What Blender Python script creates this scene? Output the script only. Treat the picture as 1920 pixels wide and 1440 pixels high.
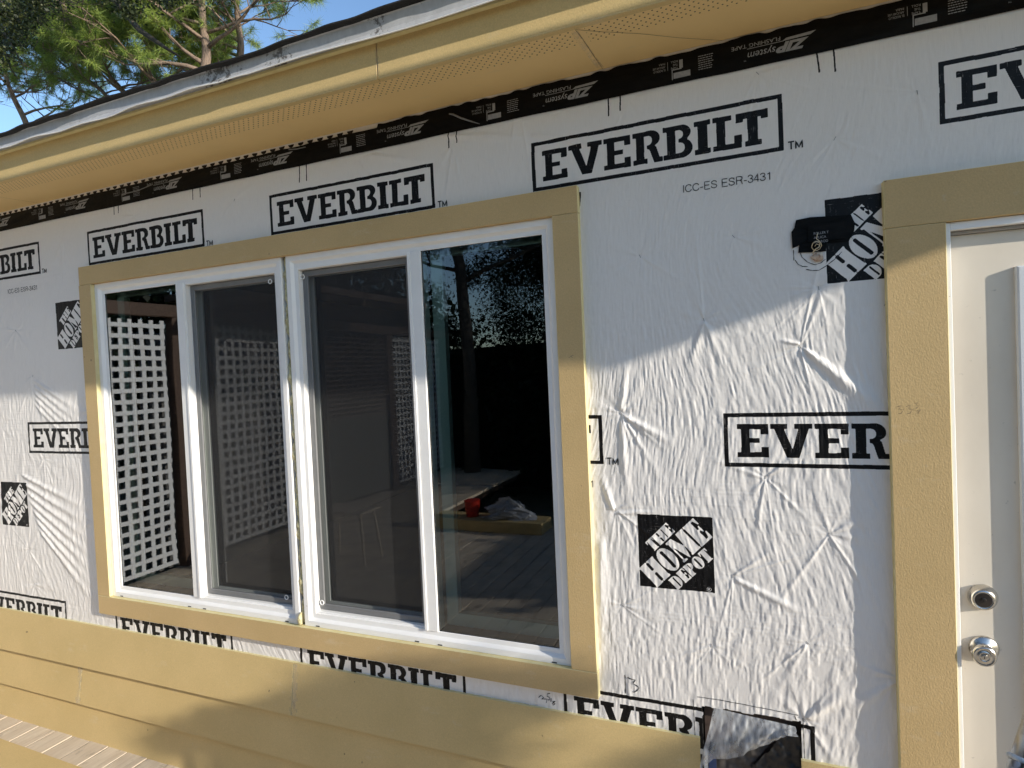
import bpy, math, random
import numpy as np
from mathutils import Vector, Matrix
R=math.radians
for o in list(bpy.data.objects): bpy.data.objects.remove(o)
scene=bpy.context.scene; COL=scene.collection
random.seed(7); rng=np.random.default_rng(11)

# ---------------------------------------------------------------- camera, sky, sun
cam=bpy.data.cameras.new('Camera'); camo=bpy.data.objects.new('Camera',cam); COL.objects.link(camo)
cam.sensor_fit='HORIZONTAL'; cam.sensor_width=36; cam.lens=1087.746/1920*36
cam.clip_start=.02; cam.clip_end=500
YAW,PIT,ROL=R(21.9015),R(-1.4135),R(-2.5681)
d=Vector((-math.sin(YAW)*math.cos(PIT),math.cos(YAW)*math.cos(PIT),math.sin(PIT)))
r0=Vector((math.cos(YAW),math.sin(YAW),0)); u0=r0.cross(d)
rr=math.cos(ROL)*r0+math.sin(ROL)*u0; uu=-math.sin(ROL)*r0+math.cos(ROL)*u0
M=Matrix((rr,uu,-d)).transposed().to_4x4(); M.translation=Vector((0,-1.8,1.44)); camo.matrix_world=M
scene.camera=camo
SUN=Vector((4.0,-1.0,1.25)).normalized()
world=bpy.data.worlds.new('World'); scene.world=world; world.use_nodes=True
nt=world.node_tree; nt.nodes.clear()
sky=nt.nodes.new('ShaderNodeTexSky'); sky.sky_type='NISHITA'; sky.sun_disc=False
sky.sun_elevation=math.asin(SUN.z); sky.sun_rotation=math.atan2(SUN.x,SUN.y)
sky.air_density=1.0; sky.dust_density=.15; sky.ozone_density=2.8
bg=nt.nodes.new('ShaderNodeBackground'); bg.inputs[1].default_value=.15
wo=nt.nodes.new('ShaderNodeOutputWorld'); nt.links.new(sky.outputs[0],bg.inputs[0]); nt.links.new(bg.outputs[0],wo.inputs[0])
sl=bpy.data.lights.new('Sun','SUN'); sl.energy=3.5; sl.angle=R(.42); sl.color=(1,.935,.82)
so=bpy.data.objects.new('Sun',sl); COL.objects.link(so); so.rotation_euler=SUN.to_track_quat('Z','Y').to_euler(); so.location=(8,-6,8)
scene.view_settings.view_transform='Standard'; scene.view_settings.look='None'
scene.view_settings.exposure=.80; scene.view_settings.gamma=1
scene.render.engine='CYCLES'
scene.cycles.max_bounces=8; scene.cycles.transparent_max_bounces=16

# ---------------------------------------------------------------- materials
def newmat(name):
    m=bpy.data.materials.new(name); m.use_nodes=True
    return m,m.node_tree,m.node_tree.nodes['Principled BSDF']
def N(nt,t,**k):
    n=nt.nodes.new(t)
    for a,b in k.items(): setattr(n,a,b)
    return n
def mth(nt,op,a,b=None,c=None):
    n=N(nt,'ShaderNodeMath',operation=op)
    for i,v in enumerate((a,b,c)):
        if v is None: continue
        if isinstance(v,(int,float)): n.inputs[i].default_value=v
        else: nt.links.new(v,n.inputs[i])
    return n.outputs[0]
def noise(nt,vec,scale,detail=4,rough=.5,stretch=None):
    if stretch:
        mp=N(nt,'ShaderNodeMapping'); nt.links.new(vec,mp.inputs[0]); mp.inputs['Scale'].default_value=stretch; vec=mp.outputs[0]
    n=N(nt,'ShaderNodeTexNoise'); nt.links.new(vec,n.inputs['Vector'])
    n.inputs['Scale'].default_value=scale; n.inputs['Detail'].default_value=detail; n.inputs['Roughness'].default_value=rough
    return n.outputs['Fac']
def ramp(nt,fac,a,b,ca=(0,0,0,1),cb=(1,1,1,1)):
    r=N(nt,'ShaderNodeValToRGB'); nt.links.new(fac,r.inputs[0]); e=r.color_ramp.elements
    e[0].position=a; e[0].color=ca; e[1].position=b; e[1].color=cb
    return r.outputs[0]
def mixc(nt,fac,a,b):
    n=N(nt,'ShaderNodeMix',data_type='RGBA')
    for i,v in ((0,fac),(6,a),(7,b)):
        if isinstance(v,(int,float)): n.inputs[i].default_value=v
        elif isinstance(v,tuple): n.inputs[i].default_value=v if len(v)==4 else v+(1,)
        else: nt.links.new(v,n.inputs[i])
    return n.outputs[2]
def bump(nt,p,h,strength,dist,normal=None):
    b=N(nt,'ShaderNodeBump'); b.inputs['Strength'].default_value=strength; b.inputs['Distance'].default_value=dist
    nt.links.new(h,b.inputs['Height'])
    if normal is not None: nt.links.new(normal,b.inputs['Normal'])
    nt.links.new(b.outputs[0],p.inputs['Normal']); return b.outputs[0]
def coords(nt):
    return N(nt,'ShaderNodeTexCoord').outputs['Object']
def mottled(name,col,col2,scale=6,rough=.6,bs=None,bd=.001,stretch=None,spec=.5,metal=0,speck=None,bscale=None):
    m,nt,p=newmat(name); v=coords(nt)
    f=ramp(nt,noise(nt,v,scale,6,.6,stretch),.3,.7)
    c=mixc(nt,f,col,col2)
    if speck:
        s=ramp(nt,noise(nt,v,speck[1],2,.5),speck[2],speck[2]+.03); c=mixc(nt,s,c,speck[0])
    nt.links.new(c,p.inputs['Base Color']); p.inputs['Roughness'].default_value=rough
    p.inputs['Specular IOR Level'].default_value=spec; p.inputs['Metallic'].default_value=metal
    if bs: bump(nt,p,noise(nt,v,bscale or 150,3,.6,stretch),bs,bd)
    return m
MT={}
# yellow factory-primed board with soft stipple
def board(name,c1,c2,bsc,bs,bd):
    m,nt,p=newmat(name); v=coords(nt)
    big=ramp(nt,noise(nt,v,3.0,5,.6),.35,.7); c=mixc(nt,big,c1,c2)
    gr=noise(nt,v,230,3,.7); c=mixc(nt,mth(nt,'MULTIPLY',ramp(nt,gr,.35,.7),.26),c,(.28,.205,.095))
    dirt=ramp(nt,noise(nt,v,26,3,.6),.70,.76); c=mixc(nt,mth(nt,'MULTIPLY',dirt,.25),c,(.55,.49,.36))
    sc=ramp(nt,noise(nt,v,7,5,.75,(1,1,2.5)),.60,.78); c=mixc(nt,mth(nt,'MULTIPLY',sc,.30),c,(.70,.62,.46))
    dirt2=ramp(nt,noise(nt,v,33,2,.6,(1,1.7,.6)),.755,.775); c=mixc(nt,mth(nt,'MULTIPLY',dirt2,.7),c,(.12,.08,.045))
    nt.links.new(c,p.inputs['Base Color']); p.inputs['Roughness'].default_value=.62; p.inputs['Specular IOR Level'].default_value=.35
    b1=bump(nt,p,noise(nt,v,bsc,3,.55,(1,1,.55)),bs,bd)
    return m
MT['trim']=board('primed_trim_board',(.63,.445,.215),(.56,.395,.185),290,.8,.0009)
MT['siding']=board('primed_lap_siding',(.67,.49,.225),(.60,.44,.195),300,.3,.0006)
MT['fascia']=board('primed_fascia',(.74,.54,.25),(.67,.49,.22),260,.7,.0011)
MT['edge']=mottled('pale_board_edge',(.74,.65,.36),(.66,.56,.28),30,.8,.4,.001,bscale=300)  # paler tone for board sides and tops, and the drip strip
MT['white']=mottled('white_vinyl',(.90,.88,.85),(.85,.83,.80),8,.35,.05,.0003,speck=((.55,.47,.36),60,.78))
MT['metalpaint']=None
MT['caulk']=mottled('cured_foam',(.72,.66,.40),(.34,.27,.12),70,.6,.8,.004,bscale=120)
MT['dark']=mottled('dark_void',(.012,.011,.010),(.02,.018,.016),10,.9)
MT['black_plastic']=mottled('black_plastic',(.012,.012,.013),(.02,.02,.021),10,.5)
MT['screenframe']=mottled('grey_screen_frame',(.19,.19,.19),(.16,.16,.16),20,.5)
MT['steel']=mottled('satin_nickel',(.62,.59,.54),(.55,.52,.47),40,.25,.05,.0005,metal=1.0)
MT['brass_dark']=mottled('dark_keyway',(.10,.085,.075),(.07,.06,.055),40,.35,metal=.8)
MT['ink']=mottled('black_print_ink',(.012,.012,.013),(.02,.02,.02),80,.6)
MT['tapeink']=mottled('grey_tape_print',(.34,.34,.35),(.25,.25,.26),120,.6)
MT['pencil']=mottled('pencil',(.10,.085,.06),(.16,.13,.09),300,.7)
MT['shingle']=mottled('asphalt_shingle',(.012,.012,.012),(.028,.026,.025),90,.95,.8,.004)
MT['stile']=mottled('interior_white',(.82,.86,.82),(.78,.83,.78),6,.5)
MT['bark']=mottled('pine_bark',(.30,.21,.15),(.13,.095,.075),30,.9,1,.02,(1,1,.35),bscale=25)
MT['darkbark']=mottled('oak_bark',(.055,.045,.036),(.10,.085,.065),20,.9,1,.02,(1,1,.3),bscale=25)
MT['wood_brown']=mottled('stained_beam',(.07,.04,.028),(.16,.10,.07),8,.7,.3,.002,(1,6,6),bscale=30)
MT['lattice']=mottled('white_lattice_plastic',(.88,.88,.88),(.82,.82,.82),5,.5)
MT['redpl']=mottled('red_plastic',(.55,.03,.015),(.4,.02,.01),5,.4)
MT['grass']=mottled('lawn',(.16,.15,.08),(.26,.23,.14),3,.9,.5,.05,bscale=40)
MT['blue']=mottled('blue_paper',(.03,.06,.16),(.05,.09,.22),30,.5)
MT['silver']=mottled('aluminium_pole',(.55,.56,.57),(.45,.46,.47),30,.32,metal=1)
MT['cord']=mottled('white_cord',(.82,.82,.80),(.6,.6,.58),200,.6,.5,.001,bscale=600)

def leafmat(name,a,b,c=None):
    m,nt,p=newmat(name); at=N(nt,'ShaderNodeObjectInfo')
    g=N(nt,'ShaderNodeNewGeometry'); f=g.outputs['Random Per Island']
    r=N(nt,'ShaderNodeValToRGB'); nt.links.new(f,r.inputs[0]); e=r.color_ramp.elements
    e[0].color=a+(1,); e[1].color=b+(1,)
    if c: q=e.new(.5); q.color=c+(1,)
    nt.links.new(r.outputs[0],p.inputs['Base Color']); p.inputs['Roughness'].default_value=.5
    t=N(nt,'ShaderNodeBsdfTranslucent'); nt.links.new(r.outputs[0],t.inputs[0])
    mx=N(nt,'ShaderNodeMixShader'); mx.inputs[0].default_value=.35
    nt.links.new(p.outputs[0],mx.inputs[1]); nt.links.new(t.outputs[0],mx.inputs[2])
    nt.links.new(mx.outputs[0],nt.nodes['Material Output'].inputs[0]); return m
MT['needles']=leafmat('pine_needles',(.10,.16,.03),(.42,.50,.11),(.24,.33,.06))
MT['oakleaf']=leafmat('oak_leaves',(.018,.028,.008),(.10,.11,.03),(.03,.045,.012))
MT['hedge']=leafmat('hedge_leaves',(.006,.014,.004),(.03,.05,.015))

# white woven wrap with print
def wrapmat():
    m,nt,p=newmat('woven_house_wrap'); v=coords(nt)
    ink=N(nt,'ShaderNodeAttribute',attribute_name='ink').outputs['Fac']
    th=noise(nt,v,55,3,.6,(14,1,.5)); th2=noise(nt,v,55,3,.6,(.5,1,14))
    white=mixc(nt,ramp(nt,th,.25,.75),(.83,.79,.75),(.76,.72,.68))
    white=mixc(nt,mth(nt,'MULTIPLY',ramp(nt,th,.62,.75),.35),white,(.52,.51,.50))
    white=mixc(nt,mth(nt,'MULTIPLY',ramp(nt,th2,.64,.74),.25),white,(.56,.55,.54))
    st=ramp(nt,noise(nt,v,9,4,.7),.66,.80); white=mixc(nt,mth(nt,'MULTIPLY',st,.18),white,(.55,.50,.42))
    # threads missing in the ink
    miss=mth(nt,'MAXIMUM',ramp(nt,th,.66,.70),ramp(nt,th2,.665,.70))
    patch=ramp(nt,noise(nt,v,14,3,.6),.42,.60)
    miss=mth(nt,'MULTIPLY',mth(nt,'MULTIPLY',miss,patch),.55)
    inkf=mth(nt,'MULTIPLY',ramp(nt,ink,.42,.58),mth(nt,'SUBTRACT',1,miss))
    c=mixc(nt,inkf,white,(.007,.0065,.007)); sp_=mth(nt,'SUBTRACT',.45,mth(nt,'MULTIPLY',inkf,.28)); nt.links.new(sp_,p.inputs['Specular IOR Level'])
    nt.links.new(c,p.inputs['Base Color']); p.inputs['Roughness'].default_value=.42
    b=bump(nt,p,th,.35,.0006); b2=bump(nt,p,th2,.25,.0005,b)
    bump(nt,p,noise(nt,v,120,4,.6,(1,1,.6)),.35,.0008,b2)
    return m
MT['wrap']=wrapmat()
def tapemat():
    m,nt,p=newmat('black_flashing_tape'); v=coords(nt)
    c=mixc(nt,ramp(nt,noise(nt,v,14,4,.6,(1,1,3)),.4,.75),(.004,.0038,.0038),(.010,.009,.0085))
    nt.links.new(c,p.inputs['Base Color']); p.inputs['Roughness'].default_value=.42; p.inputs['Specular IOR Level'].default_value=.09
    b=bump(nt,p,noise(nt,v,16,5,.6,(.6,1,2.2)),.5,.006); bump(nt,p,noise(nt,v,90,3,.6,(.4,1,2)),.4,.0015,b); return m
MT['tape']=tapemat()
def soffitmat():
    m,nt,p=newmat('perforated_soffit'); v=coords(nt)
    c=mixc(nt,ramp(nt,noise(nt,v,2.2,5,.6),.3,.7),(.86,.62,.285),(.78,.56,.25))
    c=mixc(nt,mth(nt,'MULTIPLY',ramp(nt,noise(nt,v,40,3,.6,(.25,1,1)),.62,.8),.3),c,(.62,.52,.33))
    s=N(nt,'ShaderNodeSeparateXYZ'); nt.links.new(v,s.inputs[0]); X,Y=s.outputs[0],s.outputs[1]
    px,py=.0226,.0112
    # hex pattern: two staggered lattices
    def dots(ox,oy):
        a=mth(nt,'SUBTRACT',mth(nt,'FLOORED_MODULO',mth(nt,'ADD',X,ox),px),px/2)
        b=mth(nt,'SUBTRACT',mth(nt,'FLOORED_MODULO',mth(nt,'ADD',Y,oy),py*2),py)
        r=mth(nt,'SQRT',mth(nt,'ADD',mth(nt,'MULTIPLY',a,a),mth(nt,'MULTIPLY',b,b)))
        return mth(nt,'LESS_THAN',r,.0024)
    dd=mth(nt,'MAXIMUM',dots(0,0),dots(px/2,py))
    band=mth(nt,'MULTIPLY',mth(nt,'GREATER_THAN',Y,-.2555),mth(nt,'LESS_THAN',Y,-.159))
    seam=mth(nt,'MAXIMUM',mth(nt,'LESS_THAN',mth(nt,'ABSOLUTE',mth(nt,'ADD',X,.39)),.018),mth(nt,'LESS_THAN',mth(nt,'ABSOLUTE',mth(nt,'ADD',X,3.3)),.018))
    dd=mth(nt,'MULTIPLY',mth(nt,'MULTIPLY',dd,band),mth(nt,'SUBTRACT',1,seam))
    c=mixc(nt,dd,c,(.035,.022,.012))
    nt.links.new(c,p.inputs['Base Color']); p.inputs['Roughness'].default_value=.55
    bump(nt,p,noise(nt,v,120,3,.6),.15,.0008); return m
MT['soffit']=soffitmat()
def flashmat():
    m,nt,p=newmat('weathered_drip_edge'); v=coords(nt)
    c=mixc(nt,ramp(nt,noise(nt,v,40,5,.7,(1,1,.5)),.3,.75),(.56,.56,.57),(.44,.435,.44))
    s=N(nt,'ShaderNodeSeparateXYZ'); nt.links.new(v,s.inputs[0])
    # lichen patches: clumps set by position along the eave
    def at(x0,w): return mth(nt,'MAXIMUM',mth(nt,'SUBTRACT',1,mth(nt,'DIVIDE',mth(nt,'ABSOLUTE',mth(nt,'SUBTRACT',s.outputs[0],x0)),w)),0)
    area=mth(nt,'MAXIMUM',mth(nt,'MAXIMUM',at(-1.62,.20),mth(nt,'MULTIPLY',at(-1.36,.12),.9)),mth(nt,'MULTIPLY',at(-.98,.07),.8))
    area=mth(nt,'MAXIMUM',area,mth(nt,'MULTIPLY',at(-2.35,.06),.6))
    area=mth(nt,'MAXIMUM',area,.22)
    sp=noise(nt,v,65,5,.75,(1,1,.8))
    f=ramp(nt,mth(nt,'ADD',sp,mth(nt,'MULTIPLY',area,.26)),.70,.77)
    c=mixc(nt,mth(nt,'MULTIPLY',f,.85),c,(.075,.062,.052))
    nt.links.new(c,p.inputs['Base Color']); p.inputs['Roughness'].default_value=.5
    bump(nt,p,noise(nt,v,70,4,.6,(1,1,.4)),.25,.0012); return m
MT['flash']=flashmat()
def deckmat():
    m,nt,p=newmat('weathered_deck_boards'); v=coords(nt)
    g=N(nt,'ShaderNodeNewGeometry').outputs['Random Per Island']
    gr=noise(nt,v,18,6,.7,(3,.25,1))
    c=mixc(nt,ramp(nt,gr,.3,.7),(.58,.46,.33),(.76,.65,.50))
    c=mixc(nt,mth(nt,'MULTIPLY',g,.35),c,(.50,.41,.31))
    c=mixc(nt,mth(nt,'MULTIPLY',ramp(nt,noise(nt,v,11,5,.7,(1,.5,1)),.56,.68),.65),c,(.15,.115,.085))
    c=mixc(nt,mth(nt,'MULTIPLY',ramp(nt,noise(nt,v,60,4,.7,(1,.12,1)),.60,.72),.5),c,(.17,.13,.10))
    nt.links.new(c,p.inputs['Base Color']); p.inputs['Roughness'].default_value=.7
    bump(nt,p,gr,.5,.003); return m
MT['deck']=deckmat()
def doormat():
    m,nt,p=newmat('primed_steel_door'); v=coords(nt)
    c=mixc(nt,ramp(nt,noise(nt,v,4,5,.6,(1,1,.5)),.3,.7),(.80,.72,.60),(.69,.61,.50))
    c=mixc(nt,mth(nt,'MULTIPLY',ramp(nt,noise(nt,v,55,3,.6),.68,.76),.5),c,(.30,.26,.21))
    nt.links.new(c,p.inputs['Base Color']); p.inputs['Roughness'].default_value=.5
    bump(nt,p,noise(nt,v,160,3,.6),.15,.0006); return m
MT['door']=doormat()
def glassmat(name,tint,ior):
    m,nt,p=newmat(name); nt.nodes.remove(p)
    gl=N(nt,'ShaderNodeBsdfGlossy'); gl.inputs['Roughness'].default_value=0.0; gl.inputs[0].default_value=(.92,.96,1,1)
    tr=N(nt,'ShaderNodeBsdfTransparent'); tr.inputs[0].default_value=tint+(1,)
    fr=N(nt,'ShaderNodeFresnel'); fr.inputs[0].default_value=ior
    b=N(nt,'ShaderNodeBump'); b.inputs['Strength'].default_value=.06; b.inputs['Distance'].default_value=.02
    nt.links.new(noise(nt,coords(nt),2.0,1,.4),b.inputs['Height']); nt.links.new(b.outputs[0],gl.inputs['Normal'])
    mx=N(nt,'ShaderNodeMixShader'); nt.links.new(fr.outputs[0],mx.inputs[0]); nt.links.new(tr.outputs[0],mx.inputs[1]); nt.links.new(gl.outputs[0],mx.inputs[2])
    nt.links.new(mx.outputs[0],nt.nodes['Material Output'].inputs[0]); return m
MT['glass']=glassmat('coated_window_glass',(.84,.95,.87),2.02)
def screenmat():
    m,nt,p=newmat('insect_screen'); p.inputs['Base Color'].default_value=(.03,.03,.031,1); p.inputs['Roughness'].default_value=.7
    tr=N(nt,'ShaderNodeBsdfTransparent'); tr.inputs[0].default_value=(1,1,1,1)
    mx=N(nt,'ShaderNodeMixShader'); mx.inputs[0].default_value=.55
    nt.links.new(tr.outputs[0],mx.inputs[1]); nt.links.new(p.outputs[0],mx.inputs[2]); nt.links.new(mx.outputs[0],nt.nodes['Material Output'].inputs[0]); return m
MT['screen']=screenmat()
def plasticmat():
    m,nt,p=newmat('clear_plastic_film'); p.inputs['Base Color'].default_value=(.80,.81,.82,1); p.inputs['Roughness'].default_value=.22
    p.inputs['Specular IOR Level'].default_value=1.0
    bump(nt,p,noise(nt,coords(nt),45,4,.6,(2,1,.7)),.35,.003)
    tr=N(nt,'ShaderNodeBsdfTransparent'); tr.inputs[0].default_value=(.93,.94,.95,1)
    mx=N(nt,'ShaderNodeMixShader'); f=noise(nt,coords(nt),22,4,.6,(3,1,.8))
    nt.links.new(ramp(nt,f,.25,.8,(.14,.14,.14,1),(.72,.72,.72,1)),mx.inputs[0])
    nt.links.new(tr.outputs[0],mx.inputs[1]); nt.links.new(p.outputs[0],mx.inputs[2]); nt.links.new(mx.outputs[0],nt.nodes['Material Output'].inputs[0]); return m
MT['film']=plasticmat()

# ---------------------------------------------------------------- helpers
class MB:
    def __init__(s): s.v=[]; s.f=[]
    def add(s,vs,fs):
        o=len(s.v); s.v+= [tuple(p) for p in vs]; s.f+= [tuple(i+o for i in f) for f in fs]; return s
    def box(s,x0,x1,y0,y1,z0,z1,ch=0.0):
        x0,x1=min(x0,x1),max(x0,x1); y0,y1=min(y0,y1),max(y0,y1); z0,z1=min(z0,z1),max(z0,z1)
        c=min(ch,(x1-x0)/3,(y1-y0)/3,(z1-z0)/3)
        if c<=0:
            s.add([(x0,y0,z0),(x1,y0,z0),(x1,y1,z0),(x0,y1,z0),(x0,y0,z1),(x1,y0,z1),(x1,y1,z1),(x0,y1,z1)],
              [(3,2,1,0),(4,5,6,7),(0,1,5,4),(1,2,6,5),(2,3,7,6),(3,0,4,7)]); return s
        vs=[];idx={}
        lo=(x0,y0,z0);hi=(x1,y1,z1)
        for a in range(8):
            b=[(a>>k)&1 for k in range(3)]
            for ax in range(3):
                p=[]
                for k in range(3):
                    e=hi[k] if b[k] else lo[k]
                    if k!=ax: e+= -c if b[k] else c
                    p.append(e)
                idx[(a,ax)]=len(vs); vs.append(p)
        fs=[]
        def order(ids):
            P=[Vector(vs[i]) for i in ids]; cc=sum(P,Vector())/len(P); ctr=Vector([(lo[k]+hi[k])/2 for k in range(3)])
            n=(cc-ctr).normalized(); t=(P[0]-cc).normalized(); b2=n.cross(t)
            return [i for _,i in sorted(((math.atan2((Vector(vs[i])-cc).dot(b2),(Vector(vs[i])-cc).dot(t)),i) for i in ids))]
        for ax in range(3):
            for sd in (0,1): fs.append(order([idx[(a,ax)] for a in range(8) if ((a>>ax)&1)==sd]))
        for a in range(8): fs.append(order([idx[(a,k)] for k in range(3)]))
        for a in range(8):
            for ax in range(3):
                b=a^(1<<ax)
                if b>a:
                    o=[k for k in range(3) if k!=ax]; fs.append(order([idx[(a,o[0])],idx[(a,o[1])],idx[(b,o[0])],idx[(b,o[1])]]))
        s.add(vs,fs); return s
    def tube(s,pts,rads,n=8,cap=True):
        pts=[Vector(p) for p in pts]
        if isinstance(rads,(int,float)): rads=[rads]*len(pts)
        vs=[];fs=[];prev=None
        for i,p in enumerate(pts):
            t=(pts[min(i+1,len(pts)-1)]-pts[max(i-1,0)]); t=t.normalized() if t.length>1e-9 else Vector((0,0,1))
            if prev is None: a=t.orthogonal().normalized()
            else:
                a=prev-t*prev.dot(t); a=a.normalized() if a.length>1e-6 else t.orthogonal().normalized()
            prev=a; b=t.cross(a)
            for k in range(n):
                an=2*math.pi*k/n; vs.append(p+(a*math.cos(an)+b*math.sin(an))*rads[i])
        for i in range(len(pts)-1):
            for k in range(n): fs.append((i*n+k,i*n+(k+1)%n,(i+1)*n+(k+1)%n,(i+1)*n+k))
        if cap: fs.append(tuple(range(n-1,-1,-1))); fs.append(tuple((len(pts)-1)*n+k for k in range(n)))
        return s.add(vs,fs)
    def lathe(s,cx,cz,prof,n=40):       # axis along -y ; prof = (radius, y)
        vs=[];fs=[]
        for r,y in prof:
            for k in range(n): a=2*math.pi*k/n; vs.append((cx+r*math.cos(a),y,cz+r*math.sin(a)))
        for i in range(len(prof)-1):
            for k in range(n): fs.append((i*n+k,i*n+(k+1)%n,(i+1)*n+(k+1)%n,(i+1)*n+k))
        fs.append(tuple((len(prof)-1)*n+k for k in range(n)))
        return s.add(vs,fs)
    def torus(s,c,R_,r,n=20,m=8):
        vs=[];fs=[]
        for i in range(n):
            a=2*math.pi*i/n
            for k in range(m):
                b=2*math.pi*k/m; q=R_+r*math.cos(b); vs.append((c[0]+q*math.cos(a),c[1]+r*math.sin(b),c[2]+q*math.sin(a)))
        for i in range(n):
            for k in range(m): fs.append((i*m+k,((i+1)%n)*m+k,((i+1)%n)*m+(k+1)%m,i*m+(k+1)%m))
        return s.add(vs,fs)
    def prism(s,prof,x0,x1):            # profile in (y,z) run along x
        n=len(prof); vs=[(x0,y,z) for y,z in prof]+[(x1,y,z) for y,z in prof]
        return s.add(vs,[(i,(i+1)%n,n+(i+1)%n,n+i) for i in range(n)]+[tuple(range(n-1,-1,-1)),tuple(range(n,2*n))])
    def build(s,name,mat,parent=None,smooth=False,**kw):
        me=bpy.data.meshes.new(name); me.from_pydata(s.v,[],s.f); me.materials.append(MT[mat] if isinstance(mat,str) else mat)
        me.update()
        if smooth: me.polygons.foreach_set('use_smooth',[True]*len(me.polygons))
        return link(name,me,parent,**kw)
def link(name,me,parent=None,label=None,category=None,group=None,kind=None):
    o=bpy.data.objects.new(name,me); COL.objects.link(o)
    if parent is not None: o.parent=parent
    for k,v in (('label',label),('category',category),('group',group),('kind',kind)):
        if v: o[k]=v
    return o
def thing(name,label,category,group=None,kind=None): return link(name,None,None,label,category,group,kind)
def fixnormals(me):
    import bmesh
    b=bmesh.new(); b.from_mesh(me); bmesh.ops.recalc_face_normals(b,faces=b.faces); b.to_mesh(me); b.free()
def npmesh(name,verts,quads,mat,smooth=True):
    me=bpy.data.meshes.new(name); n=len(quads); k=quads.shape[1]
    me.vertices.add(len(verts)); me.vertices.foreach_set('co',verts.astype(np.float32).ravel())
    me.loops.add(n*k); me.loops.foreach_set('vertex_index',quads.astype(np.int32).ravel())
    me.polygons.add(n); me.polygons.foreach_set('loop_start',np.arange(0,n*k,k,dtype=np.int32))
    me.materials.append(MT[mat] if isinstance(mat,str) else mat)
    me.update(calc_edges=True)
    if smooth: me.polygons.foreach_set('use_smooth',np.ones(n,dtype=bool))
    return me
def vn(x,y,seed=0):
    xi=np.floor(x).astype(np.int64); yi=np.floor(y).astype(np.int64); fx=x-xi; fy=y-yi
    fx=fx*fx*fx*(fx*(fx*6-15)+10); fy=fy*fy*fy*(fy*(fy*6-15)+10)
    def h(a,b):
        n=(a*374761393+b*668265263+seed*974711)&0x7fffffff; n=((n^(n>>13))*1274126177)&0x7fffffff; n^=(n>>16)
        return (n&0xffff)/32767.5-1
    return (h(xi,yi)*(1-fx)+h(xi+1,yi)*fx)*(1-fy)+(h(xi,yi+1)*(1-fx)+h(xi+1,yi+1)*fx)*fy

house=thing('house','house wall under renovation, white printed wrap, yellow boards and long white window','house')

# ---------------------------------------------------------------- wrinkled sheet: outward height of the wrap
# x, z, pull, reach
ST=[(-.107,1.561,1.1,.12),(.145,1.468,1.6,.14),(.045,1.100,1.3,.16),(-.361,1.289,1.6,.14),(-.051,.806,1.2,.13),(-.118,.590,1.0,.09),
 (.140,.633,1.0,.10),(.202,.945,1.3,.14),(.127,.409,1.3,.13),(-.39,.986,1.2,.12),(-.381,.682,1.0,.09),(.06,2.239,.9,.08),(.434,2.105,.8,.08),
 (.245,2.023,.6,.07),(-.018,1.794,.5,.08),(-.285,1.768,.6,.10),(-3.297,1.516,.9,.14),(-3.395,.457,1.0,.12),(-3.421,.633,1.0,.16),
 (.195,1.626,1.0,.08),(.351,1.569,.6,.08),(-.659,2.335,1.2,.14),(-1.903,2.18,.9,.12),(.356,.568,1.3,.12),(-3.412,1.749,.7,.12),
 (-2.87,1.33,1.6,.22),(-2.9,.80,1.6,.22),(-3.25,1.10,1.2,.18),(-1.3,2.24,.9,.12),(-2.5,2.2,.9,.14),(-3.0,2.15,.9,.14),(-.9,2.22,1.1,.14),(-.3,2.245,1.0,.12),(-3.55,.92,1.4,.2)]
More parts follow.
